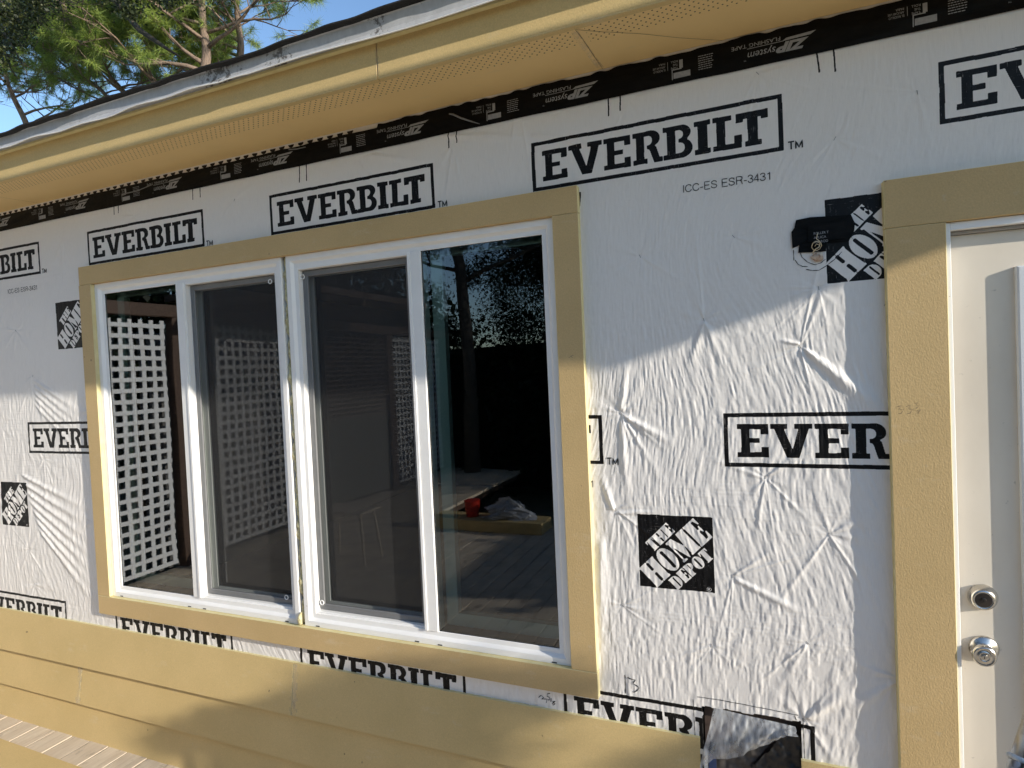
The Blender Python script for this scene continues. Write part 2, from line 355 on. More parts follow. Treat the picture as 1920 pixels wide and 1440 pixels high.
def hgt(x,z):
    x=np.asarray(x,dtype=np.float64); z=np.asarray(z,dtype=np.float64)
    w=.02*vn(x*6,z*4,5)+.085*vn(x*2.3+3,z*2.1,15)+z*.10*vn(x*1.7,z*1.3+5,16)
    h=.0016*(vn(x*2.3,z*1.8,1)+1)
    soft=np.clip((1.75-z)/.35,.35,1.0)                       # tighter under the eave
    A=(.45+.55*(vn(x*3,z*3,17)*.5+.5))
    h+=soft*A*.00100*vn((x+w)/.0115,z/.055,2)+soft*(1.3-A)*.00085*vn((x+w*.9+z*.12)/.0095,z/.045,22)
    h+=soft*.00066*vn((x+w)/.0062,z/.030,3)
    h+=soft*.00020*vn(x/.0045,z/.0075,4)
    h+=.00055*vn(x/.0075+3*vn(x*3,z*3,19),z/.014,9)*np.clip(vn(x*1.0,z*7,12)*2.2-.1,0,1)*soft+.0003*vn(x/.06,z/.006,28)*np.clip(vn(x*1.1,z*6,29)*2.4-.6,0,1)
    rs=np.random.default_rng(5)
    for (sx,sz,s,Rr) in ST:
        ph=rs.uniform(0,6.28,9); am=rs.uniform(.1,1,9)**1.5*1.3
        dx=x-sx; dz=z-sz; r=np.sqrt(dx*dx+dz*dz)+1e-6
        m=r<Rr*4.5
        if not m.any(): continue
        if h.ndim==0:
            th=math.atan2(float(dz),float(dx)); f=sum(am[k]*math.cos((k+3)*th+ph[k]) for k in range(9))/4.5
            e=math.exp(-float(r)/Rr); h+=s*(.0026*f*e*min(float(r)/.03,1)-.004*math.exp(-float(r)/.012)); continue
        t=np.arctan2(dz[m],dx[m]); f=np.zeros_like(t)
        for k in range(9): f+=am[k]*np.cos((k+3)*t+ph[k])
        f/=4.5; f=np.where(f>0,f,f*.6)
        e=np.exp(-r[m]/Rr)
        h[m]+=s*(.0019*f*e*np.minimum(r[m]/.03,1)-.0024*np.exp(-r[m]/.008))
    def ridge(x0,z0,x1,z1,amp,w0,w1):
        nonlocal h
        L=math.hypot(x1-x0,z1-z0); ux,uz=(x1-x0)/L,(z1-z0)/L
        pad=3.2*max(w0,w1); xa,xb,za,zb=min(x0,x1)-pad,max(x0,x1)+pad,min(z0,z1)-pad,max(z0,z1)+pad
        if x.ndim==2:
            i0,i1=np.searchsorted(x[0],[xa,xb]); j0,j1=np.searchsorted(z[:,0],[za,zb]); sl_=(slice(j0,j1),slice(i0,i1))
        elif x.ndim==1: sl_=(x>xa)&(x<xb)&(z>za)&(z<zb)
        else: sl_=()
        X,Z=x[sl_],z[sl_]
        if X.size==0: return
        a=(X-x0)*ux+(Z-z0)*uz; b=-(X-x0)*uz+(Z-z0)*ux; tt=np.clip(a/L,0,1)
        ww=w0+(w1-w0)*tt
        h[sl_]=h[sl_]+amp*np.exp(-(b/ww)**2)*np.clip(a/L/.08,0,1)*np.clip((1-a/L)/.5,0,1)
    ridge(.15,1.465,.36,1.26,.0075,.005,.026)
    ridge(.145,1.475,.09,1.49,.005,.004,.007)
    ridge(-.36,1.29,-.335,1.47,.005,.006,.014)
    ridge(-.36,1.28,-.352,1.0,.005,.006,.014)
    ridge(-.355,1.285,-.20,1.19,.005,.006,.014)
    ridge(-.395,.98,-.435,1.10,.006,.006,.012)
    ridge(-.39,.975,-.25,.985,.004,.004,.01)
    ridge(.045,1.095,-.12,1.16,.002,.005,.01)
    ridge(-.051,.80,.16,.70,.004,.005,.014)
    ridge(.127,.41,.25,.52,.006,.008,.02)
    ridge(.35,.56,.22,.44,.006,.006,.02)
    ridge(-.107,1.56,-.16,1.40,.003,.005,.012)
    ridge(-.107,1.56,-.06,1.42,.003,.005,.012)
    ridge(-1.25,2.245,-.95,2.16,.004,.006,.014)
    ridge(-.95,2.255,-.62,2.19,.005,.006,.016)
    ridge(-.62,2.20,-.36,2.12,.004,.006,.016)
    ridge(-.50,2.15,-.36,2.105,.004,.005,.009)
    rf=random.Random(77)
    for (sx,sz,s_,Rr) in ST:
        if sx<-2.85 and False: continue
        nfold=rf.choice((6,7,8,9)); a0=rf.uniform(0,6.28)
        for q in range(nfold):
            an=(-1.57+rf.uniform(-1.15,1.15)) if q%3 else a0+rf.uniform(-.5,.5); vert=abs(math.sin(an)); L=rf.uniform(.06,.14)+vert*rf.uniform(.0,.20)
            if rf.random()<.25: L*=1.5
            ridge(sx,sz,sx+L*math.cos(an),sz+L*math.sin(an),s_*rf.uniform(.0003,.0014),.0020,rf.uniform(.006,.015))
    for i in range(7): ridge(-3.45+.02*i,1.02-.045*i,-2.93,.86-.075*i,.006,.008,.02)
    for i in range(5): ridge(-3.3,1.50-.03*i,-2.95+.01*i,1.33-.06*i,.004,.008,.018)
    ridge(-.44,.9,-.455,.55,.006,.012,.02)
    return np.maximum(h,0)

# ---------------------------------------------------------------- printed marks as polygons (metres, local)
def E_(x,w=.083):
    return [[(x,.096),(x+w,.096),(x+w,.066),(x+w-.0193,.066),(x+w-.0193,.081),(x+.0337,.081),(x+.0337,.0555),(x+.060,.0555),(x+.060,.0415),
      (x+.0337,.0415),(x+.0337,.0147),(x+w-.0193,.0147),(x+w-.0193,.0300),(x+w,.0300),(x+w,0),(x,0),(x,.0147),(x+.0101,.0147),(x+.0101,.081),(x,.081)]]
def arc(cx,cy,rx,ry,a0,a1,n=14): return [(cx+rx*math.cos(R(a0+(a1-a0)*i/n)),cy+ry*math.sin(R(a0+(a1-a0)*i/n))) for i in range(n+1)]
def everbilt():
    P=[]
    P+=E_(.036)
    x=.124; k=.000232
    P.append([(x,.096),(x+.0441,.096),(x+.0441,.0815),(x+.036,.0815),(x+.0564,.024),(x+.0728,.0815),(x+.0627,.0815),(x+.0627,.096),(x+.108,.096),(x+.108,.0815),(x+.0985,.0815),(x+.0731,0),(x+.0418,0),(x+.0104,.0815),(x,.0815)])
    P+=E_(.2365)
    x=.326   # R
    P.append([(x,.096),(x+.052,.096)]+arc(x+.053,.0715,.0285,.0245,90,-38)+[(x+.0655,.050),(x+.070,.046),(x+.079,.0147),(x+.088,.0147),(x+.088,0),(x+.062,0),(x+.052,.034),(x+.049,.040),(x+.042,.043),(x+.042,.054)]
      +arc(x+.046,.0675,.012,.0135,-90,90)+[(x+.034,.081),(x+.034,.0147),(x+.043,.0147),(x+.043,0),(x+.003-.003,0),(x,.0147),(x+.0095,.0147),(x+.0095,.081),(x,.081)])
    x=.416   # B
    P.append([(x,.096),(x+.052,.096)]+arc(x+.053,.073,.027,.023,90,-50,10)+arc(x+.054,.027,.030,.027,60,-90,12)+[(x,0),(x,.0147),(x+.0108,.0147),(x+.0108,.081),(x,.081)])
    P.append([(x+.0355,.081),(x+.046,.081)]+arc(x+.046,.0685,.0115,.0125,90,-90)+[(x+.044,.055),(x+.044,.044)]+arc(x+.048,.0294,.0135,.0147,90,-90)+[(x+.0355,.0147)])
    x=.505   # I
    P.append([(x,.096),(x+.045,.096),(x+.045,.0815),(x+.037,.0815),(x+.037,.0147),(x+.045,.0147),(x+.045,0),(x,0),(x,.0147),(x+.0095,.0147),(x+.0095,.0815),(x,.0815)])
    x=.556   # L
    P.append([(x,.096),(x+.051,.096),(x+.051,.0815),(x+.034,.0815),(x+.034,.0147),(x+.057,.0147),(x+.057,.036),(x+.0775,.036),(x+.0775,0),(x,0),(x,.0147),(x+.0102,.0147),(x+.0102,.0815),(x,.0815)])
    x=.618   # T
    P.append([(x,.096),(x+.0855,.096),(x+.0855,.070),(x+.066,.070),(x+.066,.078),(x+.058,.078),(x+.058,.0147),(x+.067,.0147),(x+.067,0),(x+.0235,0),(x+.0235,.0147),(x+.031,.0147),(x+.031,.078),(x+.0205,.078),(x+.0205,.070),(x,.070)])
    P=[[(a,b+.0285) for a,b in q] for q in P]
    P.append([(0,0),(.740,0),(.740,.1565),(0,.1565)]); P.append([(.0118,.0118),(.7282,.0118),(.7282,.1447),(.0118,.1447)])
    return P
EB=everbilt()
# slab lettering for the rotated square logo, unit cell letters (0..1, 0..1), drawn as holes in the black square
def slot(x0,x1,y0,y1): return [(x0,y0+.03),((x0+x1)/2,y0),(x1,y0+.03),(x1,y1-.03),((x0+x1)/2,y1),(x0,y1-.03)]
LT={
 'H':[[(0,0),(1,0),(1,.06),(.97,.1),(.97,.9),(1,.94),(1,1),(0,1),(0,.94),(.03,.9),(.03,.1),(0,.06)],slot(.42,.58,.56,.95),slot(.42,.58,.05,.46),[(.48,.94),(.52,.94),(.52,1.0),(.48,1.0)],[(.48,0),(.52,0),(.52,.06),(.48,.06)]],
 'O':[arc(.5,.5,.5,.52,0,360,30)[:-1],slot(.40,.60,.08,.92),[(.485,.91),(.515,.91),(.515,1.02),(.485,1.02)],[(.485,-.02),(.515,-.02),(.515,.09),(.485,.09)]],
 'M':[[(0,1),(.33,1),(.55,.42),(.62,1),(1,1),(1,.93),(.97,.9),(.97,.1),(1,.07),(1,0),(.52,0),(.52,.06),(.56,.1),(.56,.55),(.40,0),(.36,0),(.13,.72),(.13,.1),(.24,.06),(.24,0),(0,0),(0,.06),(.07,.1),(.07,.9),(0,.93)]],
 'E':[[(0,0),(1,0),(1,.34),(.93,.34),(.80,.1),(.62,.1),(.62,.44),(.74,.5),(.82,.36),(.88,.36),(.88,.66),(.82,.66),(.74,.54),(.62,.56),(.62,.92),(.80,.92),(.93,.70),(1,.70),(1,1),(0,1),(0,.93),(.05,.9),(.05,.1),(0,.07)]],
 'T':[[(0,1),(1,1),(1,.68),(.93,.68),(.82,.9),(.76,.9),(.76,.08),(.86,.05),(.86,0),(.14,0),(.14,.05),(.24,.08),(.24,.9),(.18,.9),(.07,.68),(0,.68)]],
 'D':[[(0,0),(.5,0)]+arc(.48,.5,.52,.5,-90,90)+[(0,1),(0,.93),(.05,.9),(.05,.1),(0,.07)],slot(.46,.62,.06,.94)],
 'P':[[(0,0),(.62,0),(.62,.07),(.55,.1),(.55,.40)]+arc(.5,.70,.5,.30,-80,90)+[(0,1),(0,.93),(.05,.9),(.05,.1),(0,.07)],slot(.50,.62,.48,.92)],
}
def logo():
    P=[[(-.1105,-.113),(.1105,-.113),(.1105,.113),(-.1105,.113)]]
    def word(txt,s0,s1,t0,t1,wts):
        tot=sum(wts); g=(s1-s0)*.012; s=s0
        for c,w in zip(txt,wts):
            ww=(s1-s0)*w/tot-g
            for q in LT[c]:
                o=[]
                for a,b in q:
                    S=s+a*ww; T=t1+(t0-t1)*b; o.append(((S+T)/1.41421,(S-T)/1.41421))
                P.append(o)
            s+=ww+g
    word('THE',-.047,.048,-.081,-.044,[1,1.25,1])
    word('HOME',-.121,.119,-.038,.038,[1.22,1.05,1.42,.95])
    word('DEPOT',-.079,.076,.0445,.0835,[1.1,.95,1,1.1,1.0])
    P.append([(.0935+.007*math.cos(a*.5236),-.1035+.007*math.sin(a*.5236)) for a in range(12)]); P.append([(.0935+.0056*math.cos(a*.5236),-.1035+.0056*math.sin(a*.5236)) for a in range(12)])
    P.append([(.091,-.107),(.0925,-.107),(.0925,-.104),(.0945,-.107),(.0965,-.107),(.0945,-.1035),(.096,-.102),(.095,-.100),(.091,-.100)])
    return P
HD=logo()
def inside(polys,X,Z):
    c=np.zeros(X.shape,dtype=bool)
    for q in polys:
        n=len(q)
        for i in range(n):
            x0,y0=q[i]; x1,y1=q[(i+1)%n]
            if y0==y1: continue
            k=((y0>Z)!=(y1>Z))
            if not k.any(): continue
            c^= k & (X < (x1-x0)*(Z-y0)/(y1-y0)+x0)
    return c

# grid lines, finer where the sheet is close to the eye
def spaced(a,b,f):
    o=[a]
    while o[-1]<b: o.append(o[-1]+f(o[-1]))
    o[-1]=b; return np.array(o)
gx=spaced(-4.1,1.10,lambda x:.0019+max(0,-.5-x)*.0007)
gz=spaced(.24,2.352,lambda z:.0020)
GX,GZ=np.meshgrid(gx,gz)               # rows z, cols x
INK=np.zeros(GX.shape,dtype=np.float32)
def stamp(polys,ox,oz,x0,x1,z0,z1,w=None):
    i0,i1=np.searchsorted(gx,ox+x0)-2,np.searchsorted(gx,ox+x1)+2; j0,j1=np.searchsorted(gz,oz+z0)-2,np.searchsorted(gz,oz+z1)+2
    i0,j0=max(i0,0),max(j0,0); i1,j1=min(i1,len(gx)),min(j1,len(gz))
    if i1-i0<3 or j1-j0<3: return
    X=GX[j0:j1,i0:i1]; Z=GZ[j0:j1,i0:i1]; sx=np.gradient(gx)[i0:i1][None,:]; sz=.0020
    acc=np.zeros(X.shape)
    wob=.0006*vn(X/.03,Z/.03,31); wob2=.0006*vn(X/.03,Z/.03,32)
    for a in (-.33,0,.33):
        for b in (-.33,0,.33): acc+=inside(polys,X+a*sx-ox+wob,Z+b*sz-oz+wob2)
    INK[j0:j1,i0:i1]=np.maximum(INK[j0:j1,i0:i1],acc/9)
PER=1.1005
for k in range(-4,2):
    stamp(EB,-.620+k*PER,2.0135,0,.74,0,.157)
    stamp(EB,-.063+k*PER,1.1285,0,.74,0,.157)
    stamp(EB,-.590+k*PER,.2390,0,.74,0,.157)
    stamp(HD,-.2135+k*PER,.863,-.115,.115,-.115,.115)
    stamp(HD,.3265+k*PER,1.749,-.115,.115,-.115,.115)
def rect(a,b,c,d): return [(a,c),(b,c),(b,d),(a,d)]
for xa,za,xb,zb in [(-.915,2.26,-.917,2.209),(-.884,2.26,-.886,2.221),(-.362,2.26,-.364,2.206),(-.326,2.26,-.327,2.215),(.208,2.265,.213,2.206),(.248,2.265,.251,2.199),
   (-1.563,2.26,-1.567,2.195),(-1.529,2.26,-1.533,2.196),(-2.132,2.26,-2.134,2.215),(-2.089,2.26,-2.091,2.219),(-2.624,2.26,-2.626,2.221),(-2.595,2.26,-2.597,2.224)]:
    stamp([[(xa-.0022,za),(xa+.0022,za),(xb+.0022,zb),(xb-.0022,zb)]],0,0,min(xa,xb)-.01,max(xa,xb)+.01,zb,za)
stamp([[(-.4695,1.990),(-.4605,1.989),(-.461,1.975),(-.4655,1.945),(-.4695,1.944)]],0,0,-.475,-.455,1.94,2.0)
for i in range(60):                                          # printed scallops above the tape
    x=-4.05+i*.046
    if x>-1.2: break
    stamp([[(x,2.3465),(x+.030,2.3465),(x+.026,2.338),(x+.018,2.3345),(x+.010,2.335),(x+.003,2.339)]],0,0,x*0-.0+x,x+.032,2.333,2.348)
H=hgt(GX,GZ)
Hole=(-.152,.117,.20,.402)
def keep(cx,cz):
    win=(cx>-2.80)&(cx<-.53)&(cz>.44)&(cz<1.945)
    hole=(cx>Hole[0]-.004*vn(cz*90,cz*0,3))&(cx<Hole[1])&(cz<Hole[3]-.003*vn(cx*60,cx*0,6))
    cutl=((cx>.30)&(cx<.6)&(cz<.2))|((cx>.40)&(cz<1.84))
    return ~(win|hole|cutl)
CX=(gx[:-1]+gx[1:])/2; CZ=(gz[:-1]+gz[1:])/2; CXX,CZZ=np.meshgrid(CX,CZ); K=keep(CXX,CZZ)
nx=len(gx); jj,ii=np.nonzero(K); a=jj*nx+ii
quads=np.stack([a,a+1,a+nx+1,a+nx],1)
used=np.zeros(GX.size,dtype=bool); used[quads.ravel()]=True
remap=np.cumsum(used)-1
verts=np.stack([GX.ravel(),-H.ravel(),GZ.ravel()],1)[used]
me=npmesh('house_wrap',verts,remap[quads],'wrap')
at_=me.attributes.new('ink','FLOAT','POINT'); at_.data.foreach_set('value',INK.ravel()[used])
wrap=link('house_wrap',me,house,label='white woven house wrap printed with black lettering')

# flat lettering meshes that follow the sheet
def textmesh(txt,size,shear=0,offset=0,space=1.0):
    c=bpy.data.curves.new('t','FONT'); c.body=txt; c.size=size; c.shear=shear; c.offset=offset; c.space_character=space; c.resolution_u=3
    o=bpy.data.objects.new('t',c); COL.objects.link(o); dg=bpy.context.evaluated_depsgraph_get(); dg.update()
    m=o.evaluated_get(dg).to_mesh(); V=[(v.co.x,v.co.y) for v in m.vertices]; F=[tuple(p.vertices) for p in m.polygons]
    o.evaluated_get(dg).to_mesh_clear(); bpy.data.objects.remove(o); bpy.data.curves.remove(c)
    return V,F
def fit(V,w,h):
    xs=[p[0] for p in V]; ys=[p[1] for p in V]; return [((p[0]-min(xs))/(max(xs)-min(xs))*w,(p[1]-min(ys))/(max(ys)-min(ys))*h) for p in V]
def put(mb,V,F,ox,oz,yfun,flip=False):
    s=-1 if flip else 1
    P=[(ox+s*x,oz+s*z) for x,z in V]
    ys=yfun(np.array([p[0] for p in P]),np.array([p[1] for p in P]))
    mb.add([(p[0],float(y),p[1]) for p,y in zip(P,ys)],F)
ywrap=lambda x,z:-hgt(x,z)-.0012
pr=MB()
def strokes(lines,w,yfun,mat,name,label=None,parent=house):
    mb=MB()
    for L in lines:
        # resample
        pts=[]
        for (a,b),(c,d_) in zip(L[:-1],L[1:]):
            n=max(1,int(math.hypot(c-a,d_-b)/.006+.5)); pts+=[(a+(c-a)*i/n,b+(d_-b)*i/n) for i in range(n)]
        pts.append(L[-1]); vs=[];fs=[]
        for i,p in enumerate(pts):
            q0=pts[max(i-1,0)]; q1=pts[min(i+1,len(pts)-1)]; tx,tz=q1[0]-q0[0],q1[1]-q0[1]; l=math.hypot(tx,tz)+1e-9; nx_,nz_=-tz/l,tx/l
            ww=w*(1 if name=='small_lettering' else .8+.3*math.sin(i*1.7))
            for s in (-1,1):
                X,Z=p[0]+s*nx_*ww/2,p[1]+s*nz_*ww/2; vs.append((X,float(yfun(np.array([X]),np.array([Z]))[0]),Z))
        for i in range(len(pts)-1): fs.append((2*i,2*i+1,2*i+3,2*i+2))
        mb.add(vs,fs)
    return mb.build(name,mat,parent,label=label)
GL={'I':(.28,[[(.14,0),(.14,1)]]),'C':(.80,[[(.70,.72),(.62,.90),(.42,.98),(.22,.90),(.10,.70),(.07,.5),(.10,.30),(.22,.10),(.42,.02),(.62,.10),(.71,.30)]]),
 '-':(.42,[[(.06,.36),(.36,.36)]]),'E':(.74,[[(.66,1),(.12,1),(.12,0),(.68,0)],[(.12,.53),(.62,.53)]]),
 'S':(.74,[[(.62,.72),(.58,.90),(.36,.98),(.15,.90),(.10,.74),(.18,.60),(.36,.53),(.56,.45),(.65,.28),(.58,.10),(.36,.02),(.14,.10),(.07,.30)]]),
 'R':(.80,[[(.12,0),(.12,1),(.48,1),(.64,.94),(.70,.76),(.64,.58),(.48,.51),(.12,.51)],[(.46,.51),(.62,.40),(.66,.12),(.72,0)]]),' ':(.36,[]),
 '3':(.62,[[(.08,.76),(.14,.92),(.30,.98),(.46,.92),(.52,.76),(.46,.60),(.28,.53)],[(.28,.53),(.48,.46),(.56,.28),(.48,.09),(.30,.02),(.12,.09),(.06,.28)]]),
 '4':(.62,[[(.42,0),(.42,1),(.04,.27),(.56,.27)]]),'1':(.62,[[(.14,.76),(.28,.84),(.36,1),(.36,0)]]),
 'T':(.74,[[(.04,1),(.70,1)],[(.37,1),(.37,0)]]),'M':(.92,[[(.12,0),(.12,1),(.46,.12),(.80,1),(.80,0)]])}
def vis(Ls): return [L for L in Ls if not (max(p[0] for p in L)<-.468 and min(p[0] for p in L)>-2.862 and .4<L[0][1]<2.0)]
def code_(txt,x,z,w,h):
    tot=sum(GL[c][0] for c in txt); k=w/tot; out=[]; q=x
    for c in txt:
        for L in GL[c][1]: out.append([(q+a*k,z+b*h) for a,b in L])
        q+=GL[c][0]*k
    return vis(out)
for k in range(-4,1):
    for (bx,bz) in ((-.620,2.0135),(-.063,1.1285)):
        if not (bx+k*PER+.71>.36 and bz<1.7): (lambda q: strokes(q,.0038,ywrap,'ink','small_lettering') if q else None)(code_('TM',bx+k*PER+.750,bz-.0005,.039,.0205))
        xa=bx+k*PER+.466
        if bx+k*PER+.71>.36: continue
        if (xa<-2.9 or xa+.243>-.5) or (bz>1.9 and (xa+.243>-.5)): (lambda q: strokes(q,.0024,ywrap,'ink','small_lettering') if q else None)(code_('ICC-ES ESR-3431',xa,bz-.0745,.243,.0215))
strokes([[(-.383,.46),(-.383,.40)],[(-.375,.454),(-.363,.451),(-.350,.450),(-.358,.438),(-.347,.432),(-.339,.426),(-.347,.416),(-.358,.408)]],.0034,ywrap,'ink','marker_writing',label='black marker number 13 on the wrap')
strokes([[(-.677,.338),(-.668,.347),(-.659,.340),(-.667,.334),(-.648,.337),(-.651,.323)],[(-.636,.358),(-.646,.355),(-.647,.346),(-.638,.345),(-.639,.336),(-.646,.335)],[(-.633,.343),(-.634,.330)],
   [(-.619,.335),(-.629,.331),(-.620,.326),(-.627,.320),(-.630,.325),(-.619,.335)]],.0029,ywrap,'ink','marker_writing',label='black marker fraction 3 5/8 below the window')
strokes([[(-.166,.427),(-.097,.428),(.031,.424),(.109,.420)],[(-.178,.417),(-.177,.36),(-.176,.303)],[(.121,.414),(.122,.298)],[(.100,.418),(.104,.405)]],.0022,ywrap,'ink','layout_line',label='thin black layout lines around the cut opening')
strokes([[(.153,1.726),(.156,1.715),(.170,1.699),(.188,1.690),(.203,1.694),(.214,1.703)],[(.139,1.709),(.146,1.696),(.157,1.689),(.170,1.687)],[(.166,1.680),(.181,1.675),(.197,1.674),(.213,1.683),(.239,1.702),(.253,1.718)],[(.136,1.737),(.136,1.708)]],
   .0022,ywrap,'ink','marker_circle',label='rough black marker circle round the cable')
yt=lambda x,z:np.full(x.shape,-.0262)
strokes([[(.365,1.298),(.375,1.302),(.370,1.293),(.379,1.291),(.374,1.281),(.367,1.280)],[(.385,1.299),(.395,1.302),(.390,1.293),(.399,1.291),(.393,1.281),(.387,1.280)],[(.403,1.306),(.410,1.308),(.407,1.302),(.413,1.300),(.406,1.293)],
   [(.416,1.290),(.409,1.288),(.416,1.281),(.410,1.280),(.416,1.290)]],.0010,yt,'pencil','pencil_writing',label='faint pencil 33 3/8 on the door trim')
strokes([[(-.507,1.475),(-.500,1.477)],[(-.515,1.470),(-.507,1.474),(-.503,1.468)]],.0011,yt,'pencil','scuff_mark')
stp=MB()
for (sx,sz,s,Rr) in ST[:26]:
    a=random.uniform(-.8,.8); L=.0055; y=float(-hgt(np.array([sx]),np.array([sz]))[0])-.0012
    stp.tube([(sx-L*math.sin(a),y,sz-L*math.cos(a)),(sx+L*math.sin(a),y,sz+L*math.cos(a))],.0007,5)
stp.build('staple','screenframe',house,label='grey staples holding the wrap',kind='stuff')

# wall core behind the sheet
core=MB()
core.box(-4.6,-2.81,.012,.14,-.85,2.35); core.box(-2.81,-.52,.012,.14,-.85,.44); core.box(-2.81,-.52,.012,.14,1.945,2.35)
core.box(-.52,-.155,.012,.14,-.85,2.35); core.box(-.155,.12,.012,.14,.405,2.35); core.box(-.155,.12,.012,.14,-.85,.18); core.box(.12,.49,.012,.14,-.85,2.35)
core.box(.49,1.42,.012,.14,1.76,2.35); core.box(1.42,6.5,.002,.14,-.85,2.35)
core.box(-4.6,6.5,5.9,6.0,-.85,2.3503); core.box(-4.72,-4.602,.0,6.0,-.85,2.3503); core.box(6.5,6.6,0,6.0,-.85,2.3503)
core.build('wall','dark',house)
inn=MB(); inn.box(-4.59,6.49,.16,5.89,-.32,-.25); inn.build('room_floor',mottled('plywood_floor',(.20,.15,.10),(.12,.09,.06),5,.7),house)
cav=MB(); cav.box(-.155,.12,.10,.11,.18,.405); cav.build('cavity_back','black_plastic',house)

# ---------------------------------------------------------------- flashing tape with its print
tx=spaced(-4.1,1.5,lambda x:.006); tz=np.linspace(0,1,22)
TX,TZ=np.meshgrid(tx,tz)
top=np.where(TX<-1.2,2.334+.0015*vn(TX/.05,TX*0,4),2.345+.004*vn(TX/.03,TX*0,5)); bot=2.257+.0012*vn(TX/.12,TX*0,9)
TZW=bot+(top-bot)*TZ
def ytape(x,z): return -hgt(x,np.minimum(z,2.35))*.35-.0032-.0012*(vn(x*9,z*40,21)+1)
TY=ytape(TX,TZW); n=len(tx); jj,ii=np.meshgrid(range(len(tz)-1),range(n-1),indexing='ij'); a=(jj*n+ii).ravel()
tape=link('flashing_tape',npmesh('flashing_tape',np.stack([TX.ravel(),TY.ravel(),TZW.ravel()],1),np.stack([a,a+1,a+n+1,a+n],1),'tape'),house,label='black printed flashing tape under the soffit')
tp=MB(); yl=lambda x,z:ytape(x,z)-.0013
def T(txt,w,h,**k):
    V,F=textmesh(txt,.03,**k); return fit(V,w,h),F
tZIP=T('ZIP',.082,.0275,shear=.35,offset=.0016); tsys=T('system',.072,.0215,shear=.2); tfl=T('FLASHING TAPE',.126,.0105); ttm=T('TM',.006,.004)
roll=[T(t,w,.006) for t,w in (('ROLL',.020),('THE',.014),('TAPE',.020))]; para=[T(t,w,.006) for t,w in (('PARA',.018),('APLICAR USE',.036),('EL RODILLO',.034))]
def quadp(pts,x0,z0): # pts local, rotated by half a turn
    put(tp,pts,[tuple(range(len(pts)))],x0,z0,yl,True)
for k in range(-7,2):
    X0=.190+k*.598; Z0=2.3065
    put(tp,*tZIP,X0,Z0,yl,True); put(tp,*tsys,X0-.082,Z0-.002+.001,yl,True)
    quadp([(.062,-.0035),(.155,-.0035),(.155,-.0020),(.062,-.0020)],X0,Z0)
    quadp([(-.018,-.0125),(.055,-.0095),(.066,-.0025),(-.004,-.0045)],X0,Z0)
    put(tp,*tfl,X0-.070,Z0+.0165,yl,True); put(tp,*ttm,X0-.158,Z0-.026,yl,True)
    c=X0-.334                                                 # roller pictogram
    def absq(x0,x1,z0,z1):
        P=[(x0,z0),(x1,z0),(x1,z1),(x0,z1)]; ys=yl(np.array([p[0] for p in P]),np.array([p[1] for p in P])); tp.add([(p[0],float(y),p[1]) for p,y in zip(P,ys)],[(0,1,2,3)])
    absq(c-.0225,c+.025,2.272,2.289); absq(c-.0270,c-.0245,2.2695,2.2995); absq(c-.0244,c+.001,2.2968,2.2995); absq(c-.005,c+.005,2.2997,2.323)
    for i,(V,F) in enumerate(roll): put(tp,V,F,c-.009,2.3240-i*.009,yl,True)
    for i,(V,F) in enumerate(para): put(tp,V,F,c-.045,2.3240-i*.009,yl,True)
    absq(c-.0385,c-.0375,2.300,2.324)
    for i in range(7):                                        # small print block
        q=0
        while q<.036:
            w=random.uniform(.003,.008); absq(c+.048+q,c+.048+min(q+w,.041),2.2815+i*.0062,2.2835+i*.0062); q+=w+.0015
fixed=tp.build('tape_print','tapeink',house,label='grey upside-down lettering on the tape')
cw=MB(); cw.tube([(-.902,-.016,2.317),(-.885,-.022,2.309),(-.858,-.024,2.292),(-.825,-.02,2.276),(-.793,-.012,2.263)],[.0022,.003,.003,.0025,.001],6)
cw.build('paint_string','screenframe',house,smooth=True); cw=MB()
cw.tube([(-1.60,-.012,2.325),(-1.56,-.016,2.318),(-1.52,-.012,2.320)],.002,6)
cw.build('paint_string','screenframe',house,smooth=True); cw=MB()
cw.tube([(-2.55,-.012,2.300),(-2.45,-.018,2.296),(-2.36,-.014,2.310)],.002,6)
cw.build('paint_string','screenframe',house,smooth=True)

# ---------------------------------------------------------------- window trim and door trim
def trimpart(x0,x1,z0,z1,label=None,y0=-.0255):
    mb=MB(); mb.box(x0,x1,y0,.004,z0,z1,.0012); o=mb.build('trim_board','trim',house,label=label); o.data.materials.append(MT['edge'])
    for p in o.data.polygons:
        n=p.normal
        if abs(n.x)>.5 or n.z>.5: p.material_index=1
    return o
trimpart(-2.862,-.466,1.9215,2.0055,'yellow head trim board above the window')
trimpart(-2.866,-.4655,.3785,.4635,'yellow sill trim board below the window')
trimpart(-2.866,-2.783,.4650,1.9205,'yellow left trim board of the window')
trimpart(-.5515,-.4665,.4650,1.9205,'yellow right trim board of the window')
trimpart(.349,1.56,1.7625,1.887,'yellow head trim board above the door')
trimpart(.350,.481,-.25,1.7615,'yellow left trim board of the door')
trimpart(1.43,1.56,-.25,1.7615)

